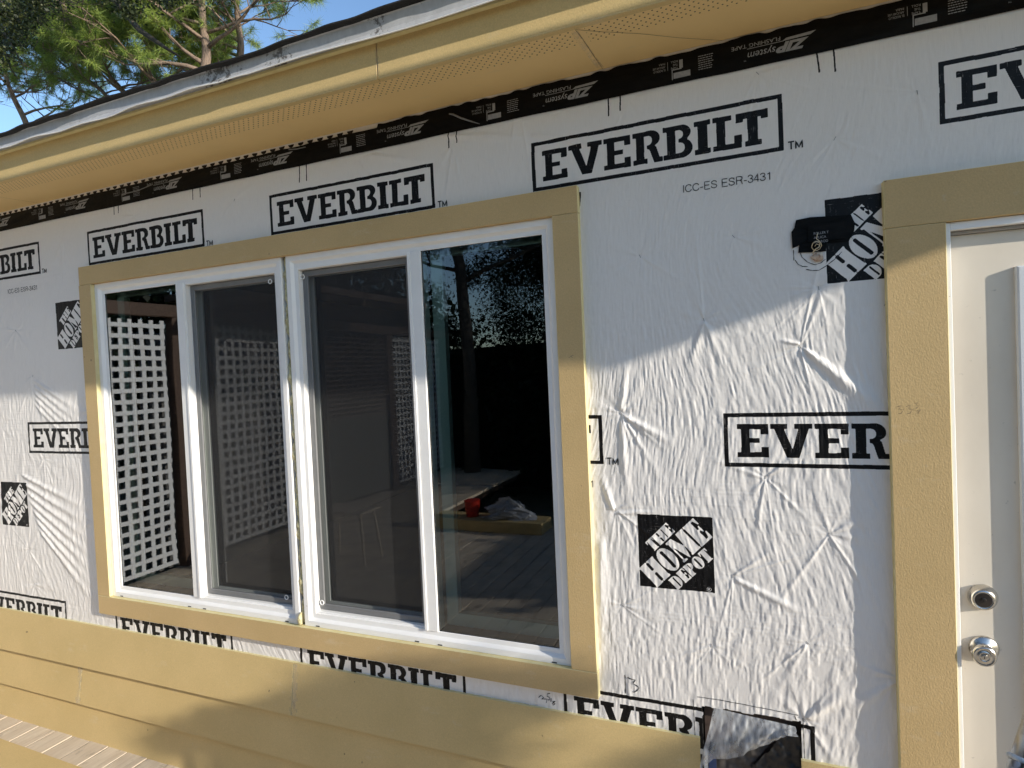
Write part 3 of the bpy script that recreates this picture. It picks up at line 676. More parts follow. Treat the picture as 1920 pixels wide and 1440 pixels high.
# ---------------------------------------------------------------- twin sliding window
def frame_ring(mb,x0,x1,z0,z1,prof):
    # mitred ring: prof = list of (inset, y)
    vs=[];fs=[]
    for a,y in prof:
        vs+=[(x0+a,y,z0+a),(x1-a,y,z0+a),(x1-a,y,z1-a),(x0+a,y,z1-a)]
    for i in range(len(prof)-1):
        for k in range(4): fs.append((i*4+k,i*4+(k+1)%4,(i+1)*4+(k+1)%4,(i+1)*4+k))
    mb.add(vs,fs)
window=[]
FP=[(0,.10),(0,-.0065),(.0015,-.0085),(.021,-.0085),(.0225,-.0075),(.0305,.0035),(.0325,.0042),(.0455,.0042),(.047,.0055),(.047,.014)]
WZ0,WZ1=.4635,1.9215
def unit(x0,x1,fix_left):
    w=link('window',None,house,label='white vinyl sliding window unit, fixed pane on the %s'%('left' if fix_left else 'right'))
    mb=MB(); frame_ring(mb,x0,x1,WZ0,WZ1,FP)
    xm0,xm1=((x0+.5145,x0+.5625) if fix_left else (x1-.5535,x1-.5005))
    # meeting stile
    z0,z1=WZ0+.046,WZ1-.046
    mb.box(xm0,xm1,-.0005,.05,z0,z1,.0015)
    mb.box((xm1-.012 if fix_left else xm0),(xm1 if fix_left else xm0+.012),-.0040,-.0006,z0+.001,z1-.001,.001)
    o1,o2=(xm1,x1-.044) if fix_left else (x0+.044,xm0)
    # deep channel of the operable side
    ch=MB()
    for a,b,c,d_ in ((o1-.002,o1+.004,z0,z1),(o2-.002,o2+.004,z0,z1)): mb.box(a,b,.0046,.045,c,d_)
    mb.box(o1+.004,o2-.002,.010,.0565,z0-.004,z0+.010,.002); mb.box(o1+.004,o2-.002,.004,.0565,z1-.010,z1+.004,.002)
    mb.box(o1+.004,o2-.002,.004,.012,z0-.0035,z0+.003,.001)
    fr=mb.build('window_frame','white',w); fixnormals(fr.data)
    # fixed glass
    f1,f2=(x0+.046,xm0) if fix_left else (xm1,x1-.046)
    g=MB(); g.add([(f1,.009,z0),(f2,.009,z0),(f2,.009,z1),(f1,.009,z1)],[(0,1,2,3)]); g.build('glass_pane','glass',w)
    gk=MB(); frame_ring(gk,f1-.002,f2+.002,z0-.002,z1+.002,[(.002,.0075),(.0045,.0075),(.0045,.0088)]); gk.build('glazing_gasket','black_plastic',w)
    ins=MB(); q=[(0,.058),(.046,.058),(.046,.085),(0,.085)]
    frame_ring(ins,f1+.008,f2+.045,z0+.006,z1+.03,q+[q[0]]); ob=ins.build('interior_sash','stile',w); fixnormals(ob.data)
    # operable side: screen frame, mesh, glass behind
    s1,s2,sz0,sz1=o1+.006,o2-.004,z0+.012,z1-.012
    sf=MB(); frame_ring(sf,s1,s2,sz0,sz1,[(0,.046),(0,.029),(.002,.027),(.020,.027),(.022,.029),(.024,.034)]); ob=sf.build('screen_frame','screenframe',w); fixnormals(ob.data)
    sm=MB(); sm.add([(s1+.02,.032,sz0+.02),(s2-.02,.032,sz0+.02),(s2-.02,.032,sz1-.02),(s1+.02,.032,sz1-.02)],[(0,1,2,3)]); sm.build('insect_screen','screen',w)
    g=MB(); g.add([(s1,.068,sz0),(s2,.068,sz0),(s2,.068,sz1),(s1,.068,sz1)],[(0,1,2,3)]); g.build('glass_pane','glass',w)
    g=MB(); frame_ring(g,s1-.01,s2+.01,sz0-.01,sz1+.01,[(0,.075),(0,.064),(.030,.064),(.030,.075)]); ob=g.build('interior_sash','stile',w); fixnormals(ob.data)
    return w
w1=unit(-2.783,-1.6745,True); w2=unit(-1.6510,-.5515,False)
for (x,z,w) in [(-1.760,1.838,w1),(-1.595,1.840,w2),(-1.765,.553,w1),(-1.585,.551,w2)]:
    t=MB(); t.torus((x,.020,z),.0085,.0021); t.build('pull_ring','white',w,smooth=True)
sl_=MB()
for x in (-2.724,-2.286,-2.196,-1.742,-1.587,-1.137,-1.042,-.614):
    mb=MB(); mb.box(x-.009,x+.009,-.0095,-.0080,.4665,.4705,.0005); mb.build('weep_slot','black_plastic',w1 if x<-1.66 else w2)
# foam between the units
fm=MB(); pts=[];rad=[]
for i in range(120):
    z=.47+i*(1.448/119); pts.append((-1.663+.0028*math.sin(z*37)+.002*math.sin(z*91),.006-.0016*math.sin(z*53)-.002*math.sin(z*23),z)); rad.append(.0082+.0026*math.sin(z*140)+.0022*math.sin(z*61+1))
fm.tube(pts,rad,8); 
fm.tube([(-1.664,-.008,.466),(-1.6645,-.018,.475),(-1.665,-.020,.49),(-1.665,-.016,.505),(-1.665,-.008,.515)],[.003,.008,.010,.0075,.003],10)
fm.build('foam_bead','caulk',house,smooth=True,label='lumpy cured foam bead between the two window units')
mb=MB(); mb.box(-1.674,-1.652,.014,.09,.465,1.921); mb.build('gap_backing','dark',house)

# ---------------------------------------------------------------- lap siding
def lap(x0,x1,zt,zb,label=None,t=.0115):
    mb=MB(); yb=-.0400; ytp=-.0120
    mb.prism([(yb,zb),(ytp,zt),(ytp+t,zt),(yb+t,zb)],x0,x1)
    o=mb.build('siding_board','siding',house,label=label); fixnormals(o.data); o.data.materials.append(MT['edge'])
    for p in o.data.polygons:
        if p.normal.z>.7 or abs(p.normal.x)>.7: p.material_index=1
J1=-1.717; J2=-3.035
lap(-4.6,J1,.3065,.106,'top yellow lap siding board, left length'); lap(J1+.003,-.162,.3065,.106,'top yellow lap siding board, right length ending at the opening')
lap(.113,.349,.2960,.106,'short yellow lap siding board between opening and door trim')
lap(-4.6,J2,.122,-.079,'middle yellow lap siding board, left length'); lap(J2+.0025,.349,.122,-.079,'middle yellow lap siding board')
lap(-4.6,.349,-.063,-.262,'lowest yellow lap siding board above the deck')
m_,nt_,p_=newmat('caulk_smear'); p_.inputs['Base Color'].default_value=(.62,.60,.56,1); p_.inputs['Roughness'].default_value=.6
tr_=N(nt_,'ShaderNodeBsdfTransparent'); mx_=N(nt_,'ShaderNodeMixShader'); nt_.links.new(ramp(nt_,noise(nt_,coords(nt_),30,4,.7,(1,1,.3)),.40,.80,(.0,.0,.0,1),(.45,.45,.45,1)),mx_.inputs[0]); nt_.links.new(tr_.outputs[0],mx_.inputs[1]); nt_.links.new(p_.outputs[0],mx_.inputs[2]); nt_.links.new(mx_.outputs[0],nt_.nodes['Material Output'].inputs[0])
MT['smear']=m_
for x,za,zb in ((J1+.010,.302,.108),(J2-.008,.118,-.077)):
    sm_=MB(); n=14
    for i in range(n):
        za_=zb+(za-zb)*i/n; zb_=zb+(za-zb)*(i+1)/n; w=.014+.006*math.sin(i*1.9)
        f=lambda z: -.0400+(.028)*((z-(.106 if x>-2 else -.079))/.2005)-.0004
        sm_.add([(x-w,f(za_),za_),(x+w,f(za_),za_),(x+w,f(zb_),zb_),(x-w,f(zb_),zb_)],[(0,1,2,3)])
    sm_.build('caulk_smear','smear',house)
ax_=MB()
strokes([[(-.176,.283),(-.168,.270)],[(-.168,.284),(-.176,.272),(-.180,.262)],[(-.182,.275),(-.170,.268)]],.0012,lambda x,z:np.full(x.shape,-.0262+.0+.0105*0),'pencil','pencil_writing') if False else None

# ---------------------------------------------------------------- eave: soffit, fascia, drip edge, shingles
mb=MB(); mb.box(-4.7,6.6,-.262,.0,2.352,2.362); s_=mb.build('soffit','soffit',house,label='yellow soffit with rows of small vent holes')
strokes_s=MB()
def onsoffit(pts,w,mat,label=None):
    mb=MB(); vs=[];fs=[]
    for i,p in enumerate(pts):
        a=Vector(pts[max(i-1,0)]); b=Vector(pts[min(i+1,len(pts)-1)]); t=(b-a).normalized(); n_=Vector((-t.y,t.x))*w/2
        vs+=[(p[0]-n_.x,p[1]-n_.y,2.3508),(p[0]+n_.x,p[1]+n_.y,2.3508)]
    for i in range(len(pts)-1): fs.append((2*i,2*i+1,2*i+3,2*i+2))
    mb.add(vs,fs); return mb.build('soffit_joint',mat,house,label=label)
onsoffit([(-.402,-.262),(-.398,-.2),(-.392,-.13),(-.385,-.06),(-.378,-.004)],.020,'smear','caulked soffit joint')
onsoffit([(-.398,-.262),(-.390,-.2),(-.384,-.12),(-.375,-.004)],.0018,'pencil')
onsoffit([(-.414,-.256),(-.34,-.205),(-.24,-.145),(-.141,-.074),(-.03,-.004)],.0014,'pencil','hairline crack in the soffit')
onsoffit([(-3.30,-.25),(-3.24,-.19),(-3.196,-.143),(-3.175,-.08),(-3.155,-.004)],.0016,'pencil')
def fasc(x0,x1,label=None):
    mb=MB(); mb.box(x0,x1,-.286,-.2635,2.3485,2.466,.001); return mb.build('fascia_board','fascia',house,label=label)
# fascia face sits at y=-.265
def fasc(x0,x1,label=None):
    mb=MB(); mb.box(x0,x1,-.2665,-.2470,2.3535,2.466,.001)
    mb.box(x0,x1,-.2662,-.2471,2.3480,2.3534)
    return mb.build('fascia_board','fascia',house,label=label)
fasc(-4.75,-1.0165,'yellow fascia board, left length'); fasc(-1.0125,6.65,'yellow fascia board, right length')
mb=MB()
for i in range(12):
    za,zb=2.356+.1*i/12,2.356+.1*(i+1)/12; w=.006+.0025*math.sin(i*2.3)
    mb.add([(-1.0145-w,-.2671,za),(-1.0145+w,-.2671,za),(-1.0145+w,-.2671,zb),(-1.0145-w,-.2671,zb)],[(0,1,2,3)])
mb.build('caulk_smear','smear',house)
# drip edge, wavy lip
nx_=260; mb=MB(); vs=[];fs=[]
for i in range(nx_+1):
    x=-4.8+11.5*i/nx_; wv=.0016*math.sin(x*9)+.0018*math.sin(x*3.7+1)+(.0022*math.sin(x*21) if x<-1.6 else 0); k=.004 if x<-1.5 else 0
    lift=.003*math.sin(x*1.9)
    prof=[(-.262,2.4680),(-.279,2.4655),(-.2838,2.4658),(-.2842,2.4710),(-.290,2.4760+lift*.3),(-.307-wv-k,2.4520+lift+wv),(-.3095-wv-k,2.4525+lift+wv),(-.3095-wv*.6-k*.8,2.4550+lift+wv),(-.3020,2.4680+lift),(-.3025,2.5060),(-.305,2.5090),(-.262,2.5160)]
    vs+=[(x,y,z) for y,z in prof]
m=12
for i in range(nx_):
    for k in range(m-1): fs.append((i*m+k,i*m+k+1,(i+1)*m+k+1,(i+1)*m+k))
lipm=MB(); lipm.tube([(-4.8+11.5*i/nx_,vs[i*12+6][1]-.0006,vs[i*12+6][2]) for i in range(nx_+1)],.0021,6); lipm.build('drip_lip_highlight','white',house,smooth=True,label='folded lip of the drip edge with its highlight painted white')  # white tube paints the highlight along the folded lip
stm=MB(); stm.box(-4.75,6.6,-.2835,-.2668,2.4560,2.4650,.001); stm.build('drip_strip','edge',house,label='thin cream strip under the drip edge')
mb.add(vs,fs); de=mb.build('drip_edge','flash',house,label='weathered grey metal drip edge with lichen')
# shingles
vs=[];fs=[]
xs=[-4.85+i*.028 for i in range(415)]
for i,x in enumerate(xs):
    sg=.0035*math.sin(x*5.1)+.002*math.sin(x*13.7)+.0012*math.sin(x*37); ov=-.3275+.002*math.sin(x*8)+.0015*math.sin(x*29)
    vs+=[(x,ov,2.5075+sg),(x,ov-.0005,2.5120+sg),(x,-.2,2.562),(x,3.2,4.05),(x,3.2,3.98),(x,-.2,2.512)]
for i in range(len(xs)-1):
    for k in range(6): fs.append((i*6+k,i*6+(k+1)%6,(i+1)*6+(k+1)%6,(i+1)*6+k))
mb=MB(); mb.add(vs,fs); mb.add([(-4.85,3.2,4.05),(6.8,3.2,4.05),(6.8,6.6,2.5),(-4.85,6.6,2.5)],[(0,1,2,3)])
mb.add([(-4.72,-.2,2.36),(-4.72,6.0,2.36),(-4.72,3.2,3.98)],[(0,1,2)]); mb.add([(6.6,-.2,2.36),(6.6,6.0,2.36),(6.6,3.2,3.98)],[(0,1,2)])
mb.build('roof','shingle',house,label='dark asphalt shingle roof')
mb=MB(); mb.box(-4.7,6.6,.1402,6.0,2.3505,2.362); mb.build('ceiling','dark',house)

# ---------------------------------------------------------------- door
door=link('door',None,house,label='beige primed steel door with satin nickel locks')
mb=MB(); mb.box(.487,1.425,.0205,.06,-.24,1.7330,.001); mb.build('door_panel','door',door)
mb=MB(); frame_ring(mb,.632,1.28,-.02+.1,1.6400,[(0,.021),(0,.007),(.004,.0045),(.022,.0045),(.030,.009),(.034,.012)])
o_=mb.build('glass_surround',mottled('pale_moulding',(.66,.68,.70),(.62,.64,.66),6,.45),door); fixnormals(o_.data)
mb=MB(); mb.add([(.665,.012,.11),(1.247,.012,.11),(1.247,.012,1.608),(.665,.012,1.608)],[(0,1,2,3)]); mb.build('glass_panel',mottled('frosted_panel',(.5,.53,.55),(.46,.49,.51),5,.15),door)
mb=MB(); mb.box(.4815,.4935,-.0125,.03,-.24,1.7615,.001); mb.box(.4936,1.43,-.0125,.03,1.742,1.7615,.001); mb.box(.484,.4895,-.0140,-.0128,-.24,1.7605)
mb.build('door_jamb','white',door)
mb=MB(); mb.box(.488,.4975,.006,.0204,-.24,1.7415,.002); mb.box(.4976,1.43,.006,.0204,1.7331,1.7415,.002); mb.build('weather_seal',mottled('grey_seal',(.33,.31,.28),(.28,.26,.24),20,.7),door)
def lockset(cz,knob):
    cx=.5505; k=link('door_lock' if not knob else 'door_knob',None,door) if False else None
    mb=MB()
    if knob:
        mb.lathe(cx,cz,[(.0001,.021),(.0325,.0205),(.0330,.017),(.0325,.0145),(.0290,.010),(.0200,.004),(.0150,.000),(.0135,-.008),(.0140,-.014),(.0205,-.020),(.0255,-.028),(.0270,-.036),(.0262,-.044),(.0235,-.049),(.0215,-.0505),(.0205,-.0495),(.0140,-.0500),(.0132,-.0512),(.0100,-.0514),(.0092,-.0500)])
    else:
        mb.lathe(cx,cz,[(.0001,.021),(.0325,.0205),(.0330,.016),(.0320,.012),(.0290,.002),(.0255,-.005),(.0220,-.0075),(.0212,-.0075),(.0207,-.0065),(.0185,-.0068)])
    TW=lambda v: (cx+(v[0]-cx)*math.cos(R(11))-(v[1]-.020)*math.sin(R(11))*-1*-1, .020+((v[1]-.020)*(.80 if knob else 1)), v[2]) if False else (v[0]+(v[1]-.020)*.22,.020+(v[1]-.020)*(.78 if knob else 1),v[2])
    mb.v=[TW(v) for v in mb.v]
    o=mb.build('door_knob' if knob else 'deadbolt','steel',door,smooth=True); fixnormals(o.data)
    c=MB(); y=-.0500 if knob else -.0068
    c.lathe(cx,cz,[(.0090 if knob else .0186,y+.001),(.0090 if knob else .0184,y-.0004),(.0065,y-.0008),(.0062,y-.0026),(.0050,y-.0030),(.0001,y-.0030)])
    c.v=[TW(v) for v in c.v]
    cc=c.build('key_cylinder','brass_dark' if not knob else 'steel',o,smooth=False); fixnormals(cc.data)
    c=MB(); c.box(cx-.0006,cx+.0006,y-.0036,y-.0031,cz-.0040,cz+.0030); c.v=[TW(v) for v in c.v]; c.build('keyhole','dark',o)
lockset(.800,False); lockset(.6655,True)

# ---------------------------------------------------------------- cable patch
mb=MB(); P=[(.144,1.817),(.179,1.820),(.215,1.817),(.277,1.813),(.285,1.790),(.283,1.770),(.270,1.744),(.217,1.747),(.215,1.723),(.180,1.725),(.147,1.727),(.150,1.747),(.133,1.740),(.132,1.786),(.140,1.797)]
vs=[(x,-float(hgt(np.array([x]),np.array([z]))[0])-.0035-.004*random.random(),z) for x,z in P]; vs.append((.205,-.0065,1.775))
mb.add(vs,[(i,(i+1)%len(P),len(P)) for i in range(len(P))]); mb.build('tape_patch','tape',house,label='crumpled black tape patch beside the door trim')
mb=MB(); P2=[(.172,1.800),(.262,1.795),(.262,1.752),(.172,1.752)]; mb.add([(x,-.012,z) for x,z in P2],[(0,1,2,3)]); mb.build('tape_patch','tape',house)
mb=MB()
for i,(t,w) in enumerate((('ROLLER T',.036),('APLICA',.030),('USE ROD',.034))):
    V,F=T(t,w,.0065); put(mb,V,F,.186,1.770-.0-i*.0115,lambda x,z:np.full(x.shape,-.0132))
mb.build('tape_print','tapeink',house)
cb=MB()
W_=[(.195,1.772),(.1925,1.764),(.190,1.755),(.196,1.749),(.201,1.744),(.2035,1.738),(.200,1.731),(.193,1.727),(.184,1.729),(.179,1.736),(.181,1.744),(.188,1.748),(.195,1.746),(.199,1.741)]
cb.tube([(x,-.022-.012*math.sin(i*.7),z) for i,(x,z) in enumerate(W_)],.0011,7)
cb.tube([(.199,-.02,1.741),(.196,-.026,1.733),(.188,-.024,1.729),(.182,-.014,1.722),(.186,-.002,1.714)],.0016,7)
cb.tube([(.186,-.03,1.736),(.190,-.034,1.741),(.197,-.03,1.738)],.0010,6)
cb.build('cable_end',mottled('bare_cable',(.62,.56,.42),(.45,.36,.24),60,.5),house,smooth=True,label='curled bare cable end poking from the wall')
mb=MB(); K_=[(.176,1.712),(.190,1.722),(.206,1.720),(.209,1.704),(.202,1.696),(.188,1.698)]
mb.add([(x,-.006-.006*random.random(),z) for x,z in K_]+[(.195,-.018,1.709)],[(i,(i+1)%6,6) for i in range(6)]); mb.build('wall_plug',mottled('torn_insulation',(.72,.68,.60),(.28,.13,.06),70,.8,.8,.004),house,label='torn pale plug below the cable')

# ---------------------------------------------------------------- plastic in the opening
def film(P,name,label,y0,amp,mat,nsub=26):
    # fan of crumpled cloth between two edges (top curve, bottom curve)
    topc,botc=P; vs=[];fs=[]
    def samp(c,t):
        L=[0]
        for a,b in zip(c[:-1],c[1:]): L.append(L[-1]+math.dist(a,b))
        q=t*L[-1]
        for i in range(len(c)-1):
            if q<=L[i+1]+1e-9:
                f=(q-L[i])/(L[i+1]-L[i]+1e-9); return [c[i][k]+(c[i+1][k]-c[i][k])*f for k in range(2)]
        return c[-1]
    nu,nv=90,40
    for j in range(nv+1):
        for i in range(nu+1):
            u,v=i/nu,j/nv; a=samp(topc,u); b=samp(botc,u); x=a[0]+(b[0]-a[0])*v; z=a[1]+(b[1]-a[1])*v
            n_=float(vn(np.array([u*9+v*2]),np.array([v*2.5]),41)[0])*.6+float(vn(np.array([u*22]),np.array([v*7]),42)[0])*.3+abs(float(vn(np.array([x*60]),np.array([z*60]),43)[0]))*.22
            vs.append((x+.003*n_,y0-.022*math.sin(v*math.pi*.8)-amp*n_*(.3+v*.7),z+.002*n_))
    for j in range(nv):
        for i in range(nu): a=j*(nu+1)+i; fs.append((a,a+1,a+nu+2,a+nu+1))
    mb=MB(); mb.add(vs,fs); return mb.build(name,mat,None,smooth=True,label=label,category='plastic sheet')
film(([(-.118,.408),(-.020,.400),(.050,.396),(.100,.392)],[(-.168,.215),(-.120,.262),(-.085,.268),(-.040,.290),(.010,.325),(.045,.352),(.075,.372),(.106,.372)]),'plastic_sheet','crumpled clear plastic sheet hanging in the cut wall opening beside the door trim',-.012,.012,'film')
mb=MB()
def crump(P,y0,amp,seed,n=24):
    xs=[p[0] for p in P]; zs=[p[1] for p in P]; x0,x1,z0,z1=min(xs),max(xs),min(zs),max(zs); vs=[];fs=[];idx={}
    X,Z=np.meshgrid(np.linspace(x0,x1,n*2),np.linspace(z0,z1,n*2)); ins=inside([P],X,Z)
    Y=y0-amp*(vn(X*45,Z*30,seed)+.5*vn(X*110,Z*90,seed+1))
    for j in range(2*n):
        for i in range(2*n): vs.append((X[j,i],Y[j,i],Z[j,i]))
    for j in range(2*n-1):
        for i in range(2*n-1):
            if ins[j,i] and ins[j+1,i+1]: a=j*2*n+i; fs.append((a,a+1,a+2*n+1,a+2*n))
    return vs,fs
vs,fs=crump([(.073,.36),(.112,.36),(.119,.317),(.1195,.24),(.10,.18),(-.03,.18),(-.02,.235),(.030,.29)],.012,.006,61); mb.add(vs,fs)
mb.build('roofing_felt','black_plastic',house,smooth=True,label='black felt scrap inside the opening')
mb=MB(); vs,fs=crump([(-.125,.262),(-.03,.30),(.03,.33),(.05,.32),(.0,.26),(-.03,.18),(-.152,.18),(-.15,.24)],.026,.005,71); mb.add(vs,fs)
mb.build('crumpled_backing',mottled('grey_brown_paper',(.10,.085,.075),(.05,.045,.04),20,.6),house,smooth=True)
mb=MB(); mb.box(-.150,.118,.045,.05,.18,.404); mb.build('opening_board',mottled('brown_sheathing',(.10,.065,.05),(.06,.045,.04),15,.7),house)
mb=MB(); mb.box(-.140,-.118,.004,.010,.20,.250); mb.build('blue_label','blue',house)
mb=MB(); mb.box(-.153,-.142,-.001,.012,.20,.262); mb.build('opening_edge','white',house)

# ---------------------------------------------------------------- deck, ground
mb=MB(); x=-4.95+.012
i=0
while x<3.2:
    w=.1265; mb.box(x,x+w-.002*random.random(),(-4.05 if x>-3.6 else -7.2),-.008,-.288+.001*random.random(),-.2505+.0030*random.random(),.0022); x+=.1315
mb.build('deck','deck',None,kind='structure')
mb=MB(); mb.box(-4.95,3.2,-4.05,-.03,-.40,-.295); mb.box(-4.95,-3.6,-7.2,-4.051,-.40,-.295); mb.build('deck_frame','wood_brown',None,kind='structure')
mb=MB(); mb.add([(-150,-150,-.9),(150,-150,-.9),(150,150,-.9),(-150,150,-.9)],[(0,1,2,3)]); mb.build('ground','grass',None,kind='structure')
mb=MB(); mb.box(-3.9,-1.9,-.64,-.238,-.2455,-.2360,.001); o=mb.build('siding_offcut','siding',None,label='loose yellow siding board lying flat on the deck below the window',category='board')
o.rotation_euler=(0,0,R(-1.0))

# folding table whose aluminium edge just enters the view at the lower right
tb=thing('folding_table','small folding table with a grey aluminium edge entering at the lower right corner','table')
C_=[(.452,-.50),(.338,-.735),(.60,-.735),(.66,-.50)]
def slab(mb,C,z0,z1):
    n=len(C); mb.add([(x,y,z0) for x,y in C]+[(x,y,z1) for x,y in C],[tuple(range(n-1,-1,-1)),tuple(range(n,2*n))]+[(i,(i+1)%n,n+(i+1)%n,n+i) for i in range(n)])
mb=MB(); slab(mb,[(x+.022*(1 if x<1 else -1),y) for x,y in C_],.752,.7865); o=mb.build('table_top','screenframe',tb); fixnormals(o.data)
mb=MB()
for (x0,y0),(x1,y1) in zip(C_[:-1],C_[1:]): mb.tube([(x0+.010,y0,.775),(x1+.010,y1,.775)],.011,10)
mb.build('table_edge','silver',tb,smooth=True)
for x,y in ((.47,-.53),(.38,-.71),(.58,-.71),(.64,-.53)):
    mb=MB(); mb.tube([(x,y,-.249),(x,y,.751)],.011,8); mb.build('leg','silver',tb,smooth=True)
cr=MB()
rs0=random.Random(2)
for i in range(16):
    a=.395+.0062*i; b=-.672+.008*i; r_=.030
    pts=[(a+.04*t+.004*math.sin(t*5+i),b-.02*t-.05*math.sin(t*1.57)*.3,.788+.0035+.014*math.sin(math.pi*t)+.004*(i%3)-.0*t) for t in [k/8 for k in range(9)]]
    cr.tube(pts,.0034,6)
cr.tube([(.372,-.672,.790),(.366,-.685,.800),(.376,-.700,.803),(.392,-.690,.794)],.004,7)
cr.build('cord_coil','cord',None,smooth=True,label='coil of white cord lying on the corner of the folding table',category='cord')

# ---------------------------------------------------------------- porch enclosure beside the deck (seen mirrored in the panes)
def lattice(y0,y1,z0,z1,x,label,py=.098,wy=.038,pz=.0935,wz=.036):
    t=thing('lattice_panel',label,'lattice','white lattice panels along the deck')
    mb=MB(); y=y0
    while y<y1: mb.box(x-.004,x+.004,y,min(y+wy,y1),z0,z1); y+=py
    mb.build('upright_strips','lattice',t)
    mb=MB(); z=z0
    while z<z1: mb.box(x+.0045,x+.0125,y0,y1,z,min(z+wz,z1)); z+=pz
    mb.build('cross_strips','lattice',t)
    return t
LX=-4.9
lattice(-1.93,-.75,-.2,2.02,LX,'white square lattice panel nearest the house wall at the deck edge')
lattice(-3.55,-2.33,-.2,2.02,LX,'white square lattice panel in the middle of the deck edge')
lattice(-7.0,-5.45,-.2,2.02,LX,'white square lattice panel at the far end of the deck')
for y,l in ((-2.05,'brown post between the two lattice panels near the house'),(-3.62,'brown post between lattice and slatted screen'),(-5.38,'brown post beyond the slatted screen')):
    mb=MB(); mb.box(LX-.04,LX+.05,y-.075,y+.075,-.25,2.05,.004); mb.build('porch_post','wood_brown',None,label=l,category='post',group='brown porch posts')
mb=MB(); mb.box(LX-.05,LX+.05,-7.1,-.6,2.051,2.165,.005); mb.build('porch_beam','wood_brown',None,label='long brown porch beam above the lattice at the deck edge',category='beam')
mb=MB(); mb.box(-5.3,-3.7,-4.6,-2.25,2.251,2.32,.004)
y=-4.5
while y<-2.3: mb.box(-5.2,-3.75,y,y+.045,2.166,2.2505); y+=.6
mb.build('porch_roof','wood_brown',None,label='brown boarded porch roof over the far part of the deck',category='porch roof')
bl=thing('slatted_screen','dark horizontal slatted screen between the porch posts','screen')
mb=MB(); z=.9
while z<2.0: mb.box(LX-.01,LX+.01,-5.33,-3.67,z,z+.022); z+=.062
mb.build('slats','wood_brown',bl); mb=MB(); mb.box(LX-.01,LX+.01,-5.33,-3.67,-.2,.9); mb.build('lower_panel',mottled('dark_green_panel',(.03,.05,.045),(.02,.035,.03),5,.6),bl)
# dark siding of a shed beyond the lattice
mb=MB(); y=-3.6
while y<-.4: mb.box(-5.62,-5.60,y,y+.05,-.9,1.98,.004); y+=.098
mb.build('picket_fence',mottled('grey_brown_shed',(.26,.25,.24),(.16,.15,.14),6,.8),None,label='grey vertical picket fence just beyond the lattice',category='fence')
# bench and bucket on the deck
bn=thing('work_stool','low grey wooden work stool standing on the deck','stool')
mb=MB(); mb.box(-3.7,-3.2,-2.6,-2.3,.20,.225,.004); mb.build('seat','deck',bn)
for sx in (-1,1):
    for sy in (-1,1):
        mb=MB(); mb.tube([(-3.45+sx*.2,-2.45+sy*.1,.2),(-3.45+sx*.25,-2.45+sy*.14,-.25)],.016,6); mb.build('leg','deck',bn)
mb=MB(); mb.box(-3.25,-1.95,-3.98,-3.66,-.2465,-.13,.004); mb.build('plank_stack','siding',None,label='stack of yellow planks lying across the far edge of the deck',category='planks')
mb=MB(); vs=[];fs=[]; n1,n2=28,12
for j in range(n2+1):
    for i in range(n1):
        a=2*math.pi*i/n1; t=j/n2*math.pi/2; q=1+.22*math.sin(a*3+j)+.16*math.sin(a*7+j*2.3); vs.append((.26*math.cos(t)*math.cos(a)*q,.12*math.cos(t)*math.sin(a)*q,.17*math.sin(t)*(1+.25*math.sin(a*2)+.12*math.sin(a*9))))
for j in range(n2):
    for i in range(n1): fs.append((j*n1+i,j*n1+(i+1)%n1,(j+1)*n1+(i+1)%n1,(j+1)*n1+i))
mb.add(vs,fs); o=mb.build('plastic_bag',mottled('grey_bag',(.55,.56,.58),(.35,.36,.38),14,.35,.8,.01,bscale=30),None,label='crumpled pale plastic bag lying on the yellow plank stack',category='bag'); o.location=(-2.38,-3.83,-.129)
mb=MB(); mb.lathe(0,0,[(.0001,0),(.10,0),(.13,-.26),(.125,-.26)],24); o=mb.build('red_bucket','redpl',None,label='red plastic bucket on the yellow plank stack',category='bucket'); o.rotation_euler=(R(-90),0,0); o.location=(-2.80,-3.83,-.129); o.scale=(.66,.66,.66)

# added slab out of view, shaped so its shade crosses the wall
pr_=thing('shade_slab','thin flat slab added out of view above the eave to shade the upper wall','shade slab')
mb=MB(); mb.box(-1.2,4.21,-1.16,-.705,2.86,2.885,.004); mb.box(-1.2,4.21,-.725,-.7055,2.8855,2.912,.002); mb.build('slab_panel','white',pr_)
for xx in (2.7,4.12):
    mb=MB(); mb.box(xx-.02,xx+.02,-.745,-.715,2.54,2.859) if False else mb.tube([(xx,-.73,2.87),(xx,-.24,2.56)],.012,8); mb.build('slab_bracket','wood_brown',pr_)

# ---------------------------------------------------------------- trees
def tufts(pts,n,L,w,spread=1.15):
    P=np.array([p for p,_ in pts]); D=np.array([d for _,d in pts])
    m=len(P); P=np.repeat(P,n,0); D=np.repeat(D,n,0)
    rd=rng.normal(size=P.shape); rd/=np.linalg.norm(rd,axis=1)[:,None]
    D=D*.55+rd*spread*.8; D/=np.linalg.norm(D,axis=1)[:,None]
    base=P+rng.normal(size=P.shape)*L*.08+ (np.repeat(np.array([d for _,d in pts]),n,0))*(rng.uniform(-.7,.3,len(P))*L)[:,None]
    ln=L*rng.uniform(.6,1.1,len(P)); s=np.cross(D,rng.normal(size=D.shape)); s/=np.linalg.norm(s,axis=1)[:,None]
    tip=base+D*ln[:,None]; tip[:,2]-=ln*.12
    a=base-s*w/2; b=base+s*w/2
    V=np.stack([a,b,tip],1).reshape(-1,3); F=np.arange(len(V)).reshape(-1,3); return V,F
